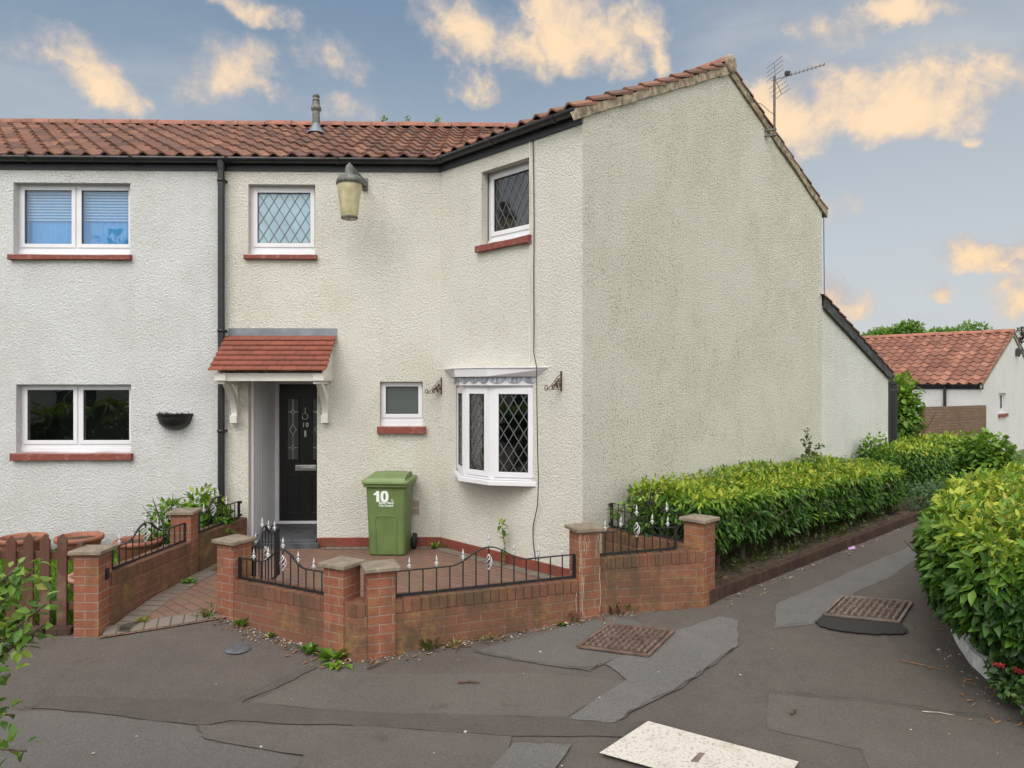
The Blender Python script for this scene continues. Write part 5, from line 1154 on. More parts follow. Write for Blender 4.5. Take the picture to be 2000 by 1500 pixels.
def hedge_sets(toworld, xr_, yr_, ztop, zbot, n, ll, lw, faces, tone=0., rough=.05, sparse=None):
    """leaf cloud over a block in local x, y; toworld maps (x, y, z) arrays -> world; faces: list of (name, weight)"""
    out = []; (x0, x1), (y0, y1) = xr_, yr_
    for nm, wgt in faces:
        k_ = int(n * wgt); u = rng.random(k_); v = rng.random(k_); dep = np.abs(rng.normal(0, .05, k_)) * 1.2
        if nm == 'top': X_ = x0 + (x1 - x0) * u; Y_ = y0 + (y1 - y0) * v; Z_ = np.full(k_, ztop) - dep; nrm = np.tile([0, 0, 1.], (k_, 1))
        else:
            Z_ = zbot + (ztop - zbot) * v ** .9
            if nm == 'x0': X_ = x0 + dep; Y_ = y0 + (y1 - y0) * u; nrm = np.tile([-1., 0, 0], (k_, 1))
            if nm == 'x1': X_ = x1 - dep; Y_ = y0 + (y1 - y0) * u; nrm = np.tile([1., 0, 0], (k_, 1))
            if nm == 'y0': Y_ = y0 + dep; X_ = x0 + (x1 - x0) * u; nrm = np.tile([0, -1., 0], (k_, 1))
            if nm == 'y1': Y_ = y1 - dep; X_ = x0 + (x1 - x0) * u; nrm = np.tile([0, 1., 0], (k_, 1))
        P = np.stack([X_, Y_, Z_], 1); Lm = lumps(P, 1, 1.7); P = P + nrm * (Lm * rough)[:, None]; P[:, 2] -= (1 - np.clip((P[:, 2] - zbot) / .25, 0, 1)) * .12 * lumps(P, 2.3, 5) if nm != 'top' else 0
        r_ = rng.normal(0, 1, (k_, 3))
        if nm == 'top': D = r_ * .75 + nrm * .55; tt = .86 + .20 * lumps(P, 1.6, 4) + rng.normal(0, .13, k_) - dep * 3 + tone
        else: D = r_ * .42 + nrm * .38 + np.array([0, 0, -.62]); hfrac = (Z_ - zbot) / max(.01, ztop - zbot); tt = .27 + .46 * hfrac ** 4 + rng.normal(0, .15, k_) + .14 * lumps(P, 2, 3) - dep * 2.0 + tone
        Nn = nrm * .8 + np.array([0, 0, .6]) + rng.normal(0, .35, (k_, 3)); size = rng.uniform(.5, 1.3, k_)
        out.append((P, D, Nn, size * ll, size * lw * rng.uniform(.85, 1.15, k_), rgb(k_, [DARKG, MIDG, LITG, YEL], tt)))
    S = []
    for P, D, Nn, L_, W_, c in out:
        Pw = toworld(P); Dw = toworld(P + D) - Pw; Nw = toworld(P + Nn) - Pw; S.append(leaf_mesh('', Pw, Dw, Nw, L_, W_, c))
    return S
def frameC(P):   # local (s along gable, d out from gable, z)
    o = np.zeros_like(P); o[:, 0] = C.x + dC.x * P[:, 0] + dB.x * P[:, 1]; o[:, 1] = C.y + dC.y * P[:, 0] + dB.y * P[:, 1]; o[:, 2] = P[:, 2]; return o
def branches(mb, base_, n, spread, height, r=.02, up=1., seed=0, colr=None):
    rnd = random.Random(seed)
    for i in range(n):
        a = rnd.uniform(0, 6.28); p = Vector(base_) + Vector((rnd.uniform(-.03, .03), rnd.uniform(-.03, .03), 0)); pts = [p]; d = Vector((math.cos(a) * spread, math.sin(a) * spread, up)).normalized()
        for j in range(4): d = (d + Vector((rnd.uniform(-.3, .3), rnd.uniform(-.3, .3), rnd.uniform(-.1, .3)))).normalized(); pts.append(pts[-1] + d * height / 4)
        mb.tube(pts, [r * (1 - .2 * j) for j in range(5)], 5)
def hedge(label, name, sets, org, stems, group=None, cat='hedge', core=None):
    h = thing(name, label, cat, org, group); build_leaves('foliage', sets, M_leaf, h, org)
    if stems: part('branches', stems, M_bark, h)
    return h
# laurel hedge along the gable
def frameC2(P):
    o = frameC(P); o[:, 2] -= .028 * P[:, 0]; return o
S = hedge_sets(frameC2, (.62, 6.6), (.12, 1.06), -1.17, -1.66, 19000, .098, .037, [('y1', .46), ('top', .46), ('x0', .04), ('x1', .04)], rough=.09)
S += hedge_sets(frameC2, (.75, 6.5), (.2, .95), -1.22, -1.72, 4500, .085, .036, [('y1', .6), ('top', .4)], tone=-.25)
# second-growth tufts on top
S += hedge_sets(frameC2, (1.8, 6.0), (.1, .5), -1.04, -1.16, 2000, .07, .028, [('top', 1)], rough=.12, tone=-.08)
def shoots(fn, xr_, yr_, z, n, ll=.06, lw=.024, cnt=7):
    out = []
    for i in range(n):
        b_ = np.array([rng.uniform(*xr_), rng.uniform(*yr_), z + rng.uniform(-.05, .03)]); hgt = rng.uniform(.05, .16); lean = rng.normal(0, .25, 2); f_ = rng.random(cnt)[:, None]; P = b_ + np.concatenate([f_ * lean * hgt, f_ * hgt], 1)
        D = rng.normal(0, .7, (cnt, 3)) + np.array([0, 0, .7]); Pw = fn(P); out.append(leaf_mesh('', Pw, fn(P + D) - Pw, rng.normal(0, .4, (cnt, 3)) + np.array([0, 0, 1.]), ll * rng.uniform(.6, 1.2, cnt), lw * rng.uniform(.8, 1.2, cnt), rgb(cnt, [MIDG, LITG, YEL, (.40, .30, .06)], .45 + rng.normal(0, .25, cnt))))
    return out
S += shoots(frameC2, (.7, 6.5), (.1, 1.0), -1.15, 420)
st = MB(); 
for i, (s, d_) in enumerate([(.75, .75), (1.25, .85), (1.9, .8), (2.6, .85), (3.3, .8), (4.0, .85), (4.8, .8), (5.6, .85), (1.0, .35), (2.2, .35), (3.6, .35), (5.0, .35)]):
    b_ = PC(s, -2.04, d_); st.tube([b_, PC(s + .03, -1.8, d_ - .02), PC(s + .06, -1.6, d_)], [.045, .035, .03], 8); branches(st, PC(s + .05, -1.7, d_), 7, 1.3, .55, .016, .55, seed=i)
for i in range(7): st.tube([PC(.95, -1.55, .5), PC(.6 - .05 * i, -1.42 + .04 * i, .3 + .06 * i), PC(.15 + .1 * (i % 4), -1.30 + .05 * i, .25 + .09 * i)], [.014, .009, .004], 5)
hedge('long clipped laurel hedge growing along the foot of the gable', 'laurel_hedge', S, PC(3.5, -2.04, .7), st, 'clipped laurel hedges beside the path')

def blob_sets(c, r, n, ll, lw, t0=.45, tv=.2, droop=-.2, stops=None, flat=1.0):
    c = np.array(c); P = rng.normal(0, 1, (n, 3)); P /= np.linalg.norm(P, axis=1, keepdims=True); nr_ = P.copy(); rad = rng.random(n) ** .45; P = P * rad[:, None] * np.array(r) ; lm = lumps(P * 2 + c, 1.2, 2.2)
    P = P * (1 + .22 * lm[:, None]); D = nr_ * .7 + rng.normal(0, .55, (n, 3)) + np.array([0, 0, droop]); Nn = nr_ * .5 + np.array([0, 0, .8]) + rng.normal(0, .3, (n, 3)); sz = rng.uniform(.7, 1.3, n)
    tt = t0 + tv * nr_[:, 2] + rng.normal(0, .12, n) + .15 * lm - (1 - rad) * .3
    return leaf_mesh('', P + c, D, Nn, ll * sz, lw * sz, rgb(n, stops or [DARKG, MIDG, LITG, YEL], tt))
S = [blob_sets(PC(.20, -1.32, .33), (.08, .08, .07), 40, .06, .028), blob_sets(PC(.42, -1.5, .45), (.16, .16, .12), 110, .065, .03, .35), blob_sets(PC(.65, -1.32, .6), (.3, .3, .14), 380, .07, .03, .5), blob_sets(PC(.75, -1.65, .75), (.22, .22, .2), 220, .08, .034, .25)]
S += [blob_sets(PC(.8, -1.5, .55), (.15, .15, .2), 40, .06, .03, stops=[(.18, .06, .02), (.3, .12, .04)])]
h_ = thing('shrub', 'straggly laurel sprigs reaching over the rear railing by the gable corner', 'shrub', PC(.6, -2.04, .55)); build_leaves('foliage', S, M_leaf, h_, PC(.6, -2.04, .55)); st = MB(); branches(st, PC(.6, -2.04, .55), 6, .5, .8, .014, seed=5); part('branches', st, M_bark, h_)
x_ = rng.uniform(.6, 6.8, 2600); d_q = rng.uniform(.35, 1.12, 2600); P0_ = frameC(np.stack([x_, d_q, np.full(2600, -2.03) + rng.uniform(0, .1, 2600)], 1)); gk = lumps(P0_, 2.2, 3) > -.15; P0_ = P0_[gk]; n_g = len(P0_)
gc = build_leaves('ground_cover', [leaf_mesh('', P0_, rng.normal(0, 1, (n_g, 3)) + np.array([0, 0, .5]), rng.normal(0, .4, (n_g, 3)) + np.array([0, 0, 1.]), rng.uniform(.03, .08, n_g), rng.uniform(.02, .04, n_g), rgb(n_g, [(.03, .05, .015), (.05, .10, .02), (.14, .09, .04)], rng.random(n_g)))], M_leaf); gc.location.z = H; gc['kind'] = 'stuff'
# rose-like sprig above the hedge top
def sprig(name, label, base_, pts, ll, lw, nleaf, t0=.35, cat='plant', group=None, stops=None, r=.006, clus=.05, mstem=None):
    t_ = thing(name, label, cat, base_, group); q = MB(); B = []
    for p in pts: q.tube(p, [r * (1 - .7 * i / (len(p) - 1)) for i in range(len(p))], 5)
    part('stems', q, mstem or M_stem, t_)
    for p in pts:
        p = [Vector(v) for v in p]
        for i in range(nleaf):
            f = (.15 + .85 * i / nleaf) * (len(p) - 1); a = min(int(f), len(p) - 2); B.append(p[a].lerp(p[a + 1], f - a) + Vector(rng.normal(0, clus, 3)) * .25)
    B = np.array([tuple(v) for v in B]); n = len(B); D = rng.normal(0, .8, (n, 3)) + np.array([0, 0, -.05]); Nn = rng.normal(0, .3, (n, 3)) + np.array([0, 0, 1.]); sz = rng.uniform(.6, 1.25, n)
    build_leaves('leaves', [leaf_mesh('', B, D, Nn, ll * sz, lw * sz, rgb(n, stops or [DARKG, MIDG, LITG, YEL], t0 + rng.normal(0, .15, n)))], M_leaf, t_, base_); return t_
BLUEG = [(.03, .06, .03), (.07, .12, .06), (.12, .17, .07)]
P_ = Vector(PC(4.75, -1.1, .35)); sprig('rose_plant', 'dark upright rose stem rising above the long hedge', tuple(P_), [[P_, P_ + Vector((.0, 0, .25)), P_ + Vector((-.06, 0, .42))], [P_, P_ + Vector((.1, 0, .14)), P_ + Vector((.2, 0, .2))], [P_, P_ + Vector((-.05, 0, .15)), P_ + Vector((-.1, 0, .3))]], .07, .045, 26, .4, stops=BLUEG)
# brick edging of the bed
q = MB(); a = Vector(PC(.46, 0, 1.2)[:2]); b = Vector(PC(7.4, 0, 1.24)[:2]); nk = 46
for i in range(nk):
    p = a.lerp(b, i / nk + .0006); r_ = a.lerp(b, (i + 1) / nk - .0006); n_ = dB * .11; j = random.uniform(-.006, .006); k_ = random.uniform(-.004, .006)
    q.prism([tuple(p - n_ * .5 + dB * k_), tuple(r_ - n_ * .5 + dB * k_), tuple(r_ + n_ * .4 + dB * k_), tuple(p + n_ * .4 + dB * k_)], -2.3, -2.015 + j)
single('bed_edging', q, M_kerbred, 'low red-brown brick edging between the hedge bed and the path', 'edging', (a.x, a.y, -2.1), bevel=.006)
# box hedge beyond, side hedge to the right of it
def frameR(c0, ang_):
    ca_, sa2 = math.cos(ang_), math.sin(ang_)
    def f(P): o = np.zeros_like(P); o[:, 0] = c0[0] + ca_ * P[:, 0] - sa2 * P[:, 1]; o[:, 1] = c0[1] + sa2 * P[:, 0] + ca_ * P[:, 1]; o[:, 2] = P[:, 2]; return o
    return f
def stems_for(pts, z0, z1, r=.03, seed=3):
    q = MB()
    for i, p in enumerate(pts): q.tube([(p[0], p[1], z0), (p[0] + .04, p[1], (z0 + z1) / 2), (p[0], p[1] + .03, z1)], [r, r * .8, r * .6], 6); branches(q, (p[0], p[1], (z0 + z1) / 2), 4, 1., abs(z1 - z0) * .7, r * .4, .8, seed=seed + i)
    return q
F2 = frameR((6.5, 13.2), R(-4))
S = hedge_sets(F2, (0, 1.55), (0, 1.2), -1.20, -2.02, 9000, .085, .034, [('y0', .42), ('top', .38), ('x1', .12), ('x0', .08)], tone=-.02)
hedge('square clipped laurel hedge standing across the far end of the path', 'laurel_hedge', S, (7.2, 13.7, -2.06), stems_for([(6.9, 13.8), (7.6, 13.7)], -2.06, -1.5), 'clipped laurel hedges beside the path')
F3 = frameR((7.7, 14.6), R(-2)); S = hedge_sets(F3, (0, 2.0), (0, 1.4), -1.15, -2.05, 7500, .085, .036, [('y0', .45), ('top', .35), ('x1', .2)], tone=-.03)
hedge('farther laurel hedge behind the square one, before the brown brick wall', 'laurel_hedge', S, (8.7, 15.2, -2.06), stems_for([(8.2, 15.2), (9.1, 15.2)], -2.06, -1.5), 'clipped laurel hedges beside the path')
def bush(name, label, c, r, n, ll, lw, t0, cat='bush', group=None, stops=None, base_z=-2.06, nst=6):
    b0_ = (c[0], c[1], base_z); h = thing(name, label, cat, b0_, group); build_leaves('foliage', [blob_sets(c, r, n, ll, lw, t0, stops=stops)], M_leaf, h, b0_); q = MB(); branches(q, b0_, nst, .4, (c[2] - base_z) + r[2] * .5, .02, seed=int(c[0] * 100) % 97); part('branches', q, M_bark, h); return h
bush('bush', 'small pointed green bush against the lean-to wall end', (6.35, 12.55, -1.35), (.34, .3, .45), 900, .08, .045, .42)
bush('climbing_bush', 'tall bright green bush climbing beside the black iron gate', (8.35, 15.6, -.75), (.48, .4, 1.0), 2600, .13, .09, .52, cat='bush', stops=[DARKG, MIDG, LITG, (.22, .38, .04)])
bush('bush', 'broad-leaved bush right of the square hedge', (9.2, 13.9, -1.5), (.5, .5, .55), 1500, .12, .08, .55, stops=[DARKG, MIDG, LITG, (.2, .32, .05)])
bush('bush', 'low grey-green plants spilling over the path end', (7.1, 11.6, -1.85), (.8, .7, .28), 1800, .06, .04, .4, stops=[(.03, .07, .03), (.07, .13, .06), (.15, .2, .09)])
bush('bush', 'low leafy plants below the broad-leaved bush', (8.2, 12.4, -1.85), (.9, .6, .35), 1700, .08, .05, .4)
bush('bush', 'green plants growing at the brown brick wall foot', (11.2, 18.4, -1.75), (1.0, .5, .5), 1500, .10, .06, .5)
# near laurel hedge at the right
RB_ = [(3.42, 5.12), (3.50, 5.9), (4.0, 6.75), (4.85, 7.95), (6.6, 9.6), (9.5, 11.0), (10.5, 8.5), (6.0, 4.2), (3.9, 4.55)]
def inpoly(x, y, P):
    r_ = np.zeros(len(x), bool); j = len(P) - 1
    for i in range(len(P)):
        xi, yi = P[i]; xj, yj = P[j]; c_ = ((yi > y) != (yj > y)) & (x < (xj - xi) * (y - yi) / (yj - yi + 1e-12) + xi); r_ ^= c_; j = i
    return r_
def poly_hedge(P, ztop, zbot, ntop, nside, ll, lw, edges, rough=.07, tone=0):
    xs = [p[0] for p in P]; ys = [p[1] for p in P]; S = []; x = rng.uniform(min(xs), max(xs), ntop * 3); y = rng.uniform(min(ys), max(ys), ntop * 3); k_ = inpoly(x, y, P); x, y = x[k_][:ntop], y[k_][:ntop]; n = len(x)
    # nearer leaves get most of the density
    dep = np.abs(rng.normal(0, .06, n)); p = np.stack([x, y, ztop - dep], 1); p[:, 2] += lumps(p, 1.1, 5) * rough
    D = rng.normal(0, 1, (n, 3)) * .8 + np.array([-.1, -.25, .35]); Nn = rng.normal(0, .35, (n, 3)) + np.array([0, -.2, 1.]); sz = rng.uniform(.5, 1.25, n)
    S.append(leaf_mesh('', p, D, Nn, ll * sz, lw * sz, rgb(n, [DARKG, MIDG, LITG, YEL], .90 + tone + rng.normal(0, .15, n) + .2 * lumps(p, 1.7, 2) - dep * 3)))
    for (i, wgt) in edges:
        a = np.array(P[i]); b = np.array(P[(i + 1) % len(P)]); m_ = int(nside * wgt); u = rng.random(m_); v = rng.random(m_); q = a + (b - a) * u[:, None]; e = (b - a) / np.linalg.norm(b - a); nn = np.array([e[1], -e[0]]); cx = np.mean(xs), np.mean(ys)
        if np.dot(nn, (a + b) / 2 - np.array(cx)) < 0: nn = -nn
        dep = np.abs(rng.normal(0, .11, m_)); z = zbot + (ztop - zbot) * v; bulge = .10 * np.sin(v * 3.1) ; p = np.stack([q[:, 0] + nn[0] * (bulge - dep), q[:, 1] + nn[1] * (bulge - dep), z], 1); lm = lumps(p, 1.4, 8); p[:, :2] += nn * (lm * rough)[:, None]
        D = rng.normal(0, .5, (m_, 3)) + np.array([nn[0] * .5, nn[1] * .5, -.5]); Nn = rng.normal(0, .35, (m_, 3)) + np.array([nn[0] * .8, nn[1] * .8, .55]); sz = rng.uniform(.5, 1.3, m_)
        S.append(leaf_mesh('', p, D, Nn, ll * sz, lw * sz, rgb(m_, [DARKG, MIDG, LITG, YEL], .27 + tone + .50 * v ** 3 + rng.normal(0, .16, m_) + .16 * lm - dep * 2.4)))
    return S
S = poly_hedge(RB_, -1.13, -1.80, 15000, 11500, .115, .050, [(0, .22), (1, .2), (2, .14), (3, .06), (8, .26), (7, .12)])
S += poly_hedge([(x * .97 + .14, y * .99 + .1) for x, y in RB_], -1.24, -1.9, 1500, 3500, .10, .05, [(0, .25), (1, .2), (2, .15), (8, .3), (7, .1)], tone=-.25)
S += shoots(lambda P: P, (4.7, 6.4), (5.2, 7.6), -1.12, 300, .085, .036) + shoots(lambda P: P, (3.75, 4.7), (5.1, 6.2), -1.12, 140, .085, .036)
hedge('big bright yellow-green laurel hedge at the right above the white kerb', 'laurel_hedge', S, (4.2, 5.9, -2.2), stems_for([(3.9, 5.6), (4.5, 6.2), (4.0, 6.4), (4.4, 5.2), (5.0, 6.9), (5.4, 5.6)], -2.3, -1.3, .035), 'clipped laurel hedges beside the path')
# white kerb and the rose plants under the hedge
kp = [(4.35, 7.2), (4.08, 6.62), (3.92, 6.22), (3.82, 5.88), (3.78, 5.55), (3.77, 5.25), (3.72, 4.95), (3.75, 4.6), (3.85, 4.2)]
q = MB(); 
for i in range(len(kp) - 1):
    a, b = Vector(kp[i]), Vector(kp[i + 1]); d = (b - a).normalized(); n_ = Vector((-d.y, d.x)) * .05; aa = a + d * .003; bb_ = b - d * .003
    q.prism([tuple(aa - n_), tuple(bb_ - n_), tuple(bb_ + n_), tuple(aa + n_)], -2.6, [gz(0, p.y) + .12 for p in (aa, bb_, bb_, aa)])
single('kerb', q, M_wkerb, 'white painted kerb curving round the hedge bed at the right', 'kerb', (3.8, 5.6, -2.3), bevel=.008)
m = MB(); bed = kp + [(8, 4.2), (11, 9), (9.5, 11.3), (6.4, 9.8)]; m.poly([(x, y, gz(0, y) + .07) for x, y in bed]); structure('planting_bed', m, M_soil)
GREENB = [(.025, .06, .02), (.05, .12, .03), (.10, .18, .05), (.17, .22, .10)]
for i, (x, y, zc, rr_, lab) in enumerate([(3.60, 5.22, -2.10, (.15, .15, .19), 'dark rose plant hanging over the middle of the white kerb'), (3.64, 4.88, -2.14, (.18, .18, .2), 'rose plant with red blooms at the lower right edge'), (3.92, 5.85, -2.05, (.22, .2, .18), 'leafy rose plant under the hedge where the white kerb starts')]):
    h = bush('rose_bush', lab, (x + .05, y, zc), rr_, 900, .045, .032, .45, cat='rose', group='roses under the right hedge', stops=GREENB, base_z=gz(0, y) + .05, nst=5)
    if i < 2:
        for c_ in ([Vector((3.43, 5.05, -1.985)), Vector((3.60, 5.0, -1.93)), Vector((3.57, 5.04, -2.02))] if i == 0 else [Vector((3.55, 4.68, -2.06))]):
            f_ = MB(); n = 26
            for k_ in range(n): a = k_ * 2.4; r_ = .006 + .030 * (k_ / n) ** .7; p = c_ + Vector((math.cos(a) * r_, math.sin(a) * r_, random.uniform(-.006, .01))); u_ = Vector((math.cos(a), math.sin(a), random.uniform(-.2, .9))) * .016; w2 = Vector((-math.sin(a), math.cos(a), 0)) * .011; f_.add([p - w2, p + u_, p + w2, p - u_ * .2], [(0, 1, 2, 3)])
            part('bloom', f_, mat('red_petals', color=(.42, .03, .045), rough=.6), h)

# ================================================================== LEFT GARDEN
def grass(name, region, n, zf, h=(.06, .16), cols=((.07, .16, .02), (.16, .30, .03)), label=None, dens=None):
    x = rng.uniform(region[0], region[1], n); y = rng.uniform(region[2], region[3], n); z = np.array([zf(a, b) for a, b in zip(x, y)]); P = np.stack([x, y, z], 1); D = rng.normal(0, .3, (n, 3)) + np.array([0, 0, 1.]); Nn = rng.normal(0, 1, (n, 3)); L_ = rng.uniform(h[0], h[1], n)
    o = build_leaves(name, [leaf_mesh('', P, D, Nn, L_, np.full(n, .012), rgb(n, list(cols), rng.random(n)))], M_leaf); o.location.z = H; o['kind'] = 'stuff'; return o
grass('lawn_grass', (-7.2, -3.85, 6.6, 9.15), 42000, lambda a, b: LAWN, (.08, .19), ((.10, .22, .02), (.24, .42, .04)))
grass('verge_grass', (13.2, 22, 17.5, 21.5), 6000, lambda a, b: gz(a, b) + .02, (.06, .14))
bmv = [(-7.2, -3.9, 6.6, 9.15)]
def pot(name, label, c, r, h, m, group=None, plant=True):
    t_ = thing(name, label, 'plant pot', c, group); q = MB(); q.lathe([(.001, 0), (r * .68, 0), (r * .92, h * .84), (r * .93, h * .85), (r * 1.02, h * .86), (r * 1.04, h * .95), (r * 1.0, h), (r * .90, h), (r * .86, h * .86), (r * .85, h * .84)], c, 32); part('bowl', q, m, t_)
    q = MB(); q.lathe([(.001, h * .9), (r * .5, h * .91), (r * .87, h * .87)], c, 24); part('soil', q, M_soil, t_); return t_
GP_ = 'terracotta pots along the white house'
pot('plant_pot', 'leftmost terracotta pot behind the picket fence by the white wall', (-5.97, 8.75, LAWN), .26, .38, M_terracotta, GP_); pot('plant_pot', 'terracotta pot behind the fence, directly left of the brick pillar', (-5.28, 8.75, LAWN), .26, .39, M_terracotta, GP_)
pot('plant_pot', 'terracotta pot seen through the railing under the white wall', (-4.50, 8.65, LAWN), .27, .37, M_terracotta, GP_)
pot('plant_pot', 'pale terracotta bowl close behind the left brick pillar', (-4.24, 7.35, LAWN), .28, .30, M_pinkclay)
# picket fence
FN = thing('picket_fence', 'brown stained picket fence at the left beside the brick pillar', 'fence', (-4.6, 6.55, -2.27))
fd = Vector((1, -.04)).normalized()
def picket(c, w_, h, z0, tilt=0):
    q = MB(); x, y = c; u = Vector((fd.x, fd.y, 0)); n_ = Vector((-fd.y, fd.x, 0)) * .0105; b_ = Vector((x, y, z0)); pr = [(-w_ / 2, 0), (w_ / 2, 0), (w_ / 2 + tilt, h - w_ * .6), (tilt, h), (-w_ / 2 + tilt, h - w_ * .6)]
    F_ = [b_ + u * a - n_ + Vector((0, 0, z)) for a, z in pr]; B_ = [b_ + u * a + n_ + Vector((0, 0, z)) for a, z in pr]; q.add(F_ + B_, [(0, 1, 2, 3, 4), (9, 8, 7, 6, 5)] + [(i, 5 + i, 5 + (i + 1) % 5, (i + 1) % 5) for i in range(5)]); return q
for i in range(9):
    x = -4.08 - .158 * i; y = 6.50 + .04 * .158 * i + .0; part('picket', picket((x, y), .092, .885 + random.uniform(-.008, .02), -2.255 + random.uniform(-.01, .01), random.uniform(-.008, .008)), M_picket, FN, bevel=.003)
for z in (-1.56, -2.02): q = MB(); q.beam((-5.6, 6.585, z), (-3.93, 6.53, z), .035, .07); part('rail', q, M_picket, FN, bevel=.003)
q = MB(); q.box((-3.935, 6.55, -1.84), (.05, .06, .80)); part('post', q, M_picket, FN, bevel=.003)
q = MB()
for i in range(7): q.box((-4.06 - .235 * i, 6.44 + random.uniform(-.02, .02), -2.235 + random.uniform(-.015, .01)), (.215, .10, .09), ax=(1, random.uniform(-.1, .1)))
single('brick_edging', q, M_kerbred, 'loose row of dark red bricks under the picket fence', 'edging', (-4.6, 6.44, -2.28), bevel=.008)
# shrub beside the party line
S = [blob_sets((-4.25, 8.85, -1.72), (.26, .2, .36), 420, .085, .038, .5), blob_sets((-3.82, 8.85, -1.58), (.24, .2, .30), 420, .09, .04, .55), blob_sets((-3.75, 8.8, -1.75), (.3, .2, .3), 350, .12, .06, .35)]
h_ = thing('garden_shrub', 'green leafy shrub against the white wall beside the downpipe', 'shrub', (-4.0, 8.85, LAWN)); build_leaves('foliage', S, M_leaf, h_, (-4.0, 8.85, LAWN)); q = MB(); branches(q, (-4.0, 8.85, LAWN), 9, .6, .95, .012, seed=12); part('branches', q, M_bark, h_)
# overhanging shrub in the left foreground
fgb = (-2.75, 3.0, -2.42); h_ = thing('foreground_shrub', 'leafy shrub branches hanging into view at the near left edge', 'shrub', fgb); q = MB(); S = []
rs = random.Random(4)
for i, (tip, n_) in enumerate([((-2.08, 3.1, -.82), 46), ((-1.98, 3.05, -1.02), 40), ((-2.1, 2.9, -1.16), 46), ((-1.95, 3.0, -.92), 34), ((-2.05, 2.95, -1.36), 46), ((-1.93, 2.85, -1.46), 22), ((-2.2, 3.1, -1.28), 40), ((-2.25, 3.0, -1.0), 50), ((-2.12, 2.8, -1.5), 34), ((-2.06, 3.05, -.74), 46), ((-2.12, 3.0, -.9), 60), ((-2.02, 3.05, -.95), 40), ((-2.14, 3.0, -1.08), 60), ((-2.1, 3.0, -1.22), 50), ((-2.16, 2.95, -1.4), 50), ((-2.14, 3.1, -.8), 50)]):
    a = Vector(fgb) + Vector((rs.uniform(-.1, .1), rs.uniform(-.1, .1), .5)); b_ = Vector(tip); mid = (a + b_) / 2 + Vector((-.15, 0, .3 if tip[2] < -1.2 else .12)); pts = [a * (1 - f) ** 2 + mid * 2 * f * (1 - f) + b_ * f * f for f in [j / 8 for j in range(9)]]; q.tube([Vector(fgb)] + pts, [.014 * (1 - .085 * j) + .001 for j in range(10)], 5)
    B = []; D = []
    for j in range(int(n_ * 2.6)):
        f = rs.uniform(.45, 1.0); k_ = min(7, int(f * 8)); p = pts[k_].lerp(pts[k_ + 1], f * 8 - k_); dd = Vector((rs.uniform(-1, 1), rs.uniform(-1, 1), rs.uniform(-.6, .7))).normalized(); s2 = p + dd * rs.uniform(.0, .06); B.append(tuple(s2)); D.append(tuple(dd + Vector((0, 0, -.15))))
    B = np.array(B); D = np.array(D); n = len(B); Nn = rng.normal(0, .4, (n, 3)) + np.array([0, -.3, .8]); sz = rng.uniform(.6, 1.3, n); S.append(leaf_mesh('', B, D, Nn, .052 * sz, .030 * sz, rgb(n, [(.04, .10, .02), (.10, .20, .03), (.22, .32, .05), (.30, .26, .06)], .38 + rng.normal(0, .2, n))))
part('branches', q, M_bark, h_); build_leaves('foliage', S, M_leaf, h_, fgb)

# ================================================================== SMALL PLANTS, DEBRIS
def weed(label, x, y, n, size, h=.5, t0=.5, stops=None, zb=None, w_=.35, name='weed', group='weeds along the foot of the brick wall'):
    z = (gz(x, y) if zb is None else zb) + .004; a = rng.uniform(0, 6.28, n); D = np.stack([np.cos(a), np.sin(a), rng.uniform(.1, 1.2, n) * h * 2], 1); B = np.stack([x + rng.normal(0, size * .25, n), y + rng.normal(0, size * .18, n), np.full(n, z)], 1); L_ = size * rng.uniform(.5, 1.2, n)
    ob = build_leaves(name, [leaf_mesh('', B, D, np.tile([0, 0, 1.], (n, 1)) + rng.normal(0, .2, (n, 3)), L_, L_ * w_, rgb(n, stops or [DARKG, MIDG, LITG, YEL], t0 + rng.normal(0, .15, n)))], M_leaf, None, (x, y, z)); ob.location = (x, y, z + H); tag(ob, label, 'weed', group); return ob
STRAW = [(.14, .09, .04), (.30, .21, .10), (.38, .30, .15)]; PURP = [(.08, .03, .025), (.14, .06, .04), (.10, .14, .04)]
def on1(t_, o=-.04): p = CN - d1 * (1.5 - t_) - n1 * .0 + n1 * o; return p.x, p.y
def on2(t_, o=-.04): p = CN + d2 * t_ + n2 * o; return p.x, p.y
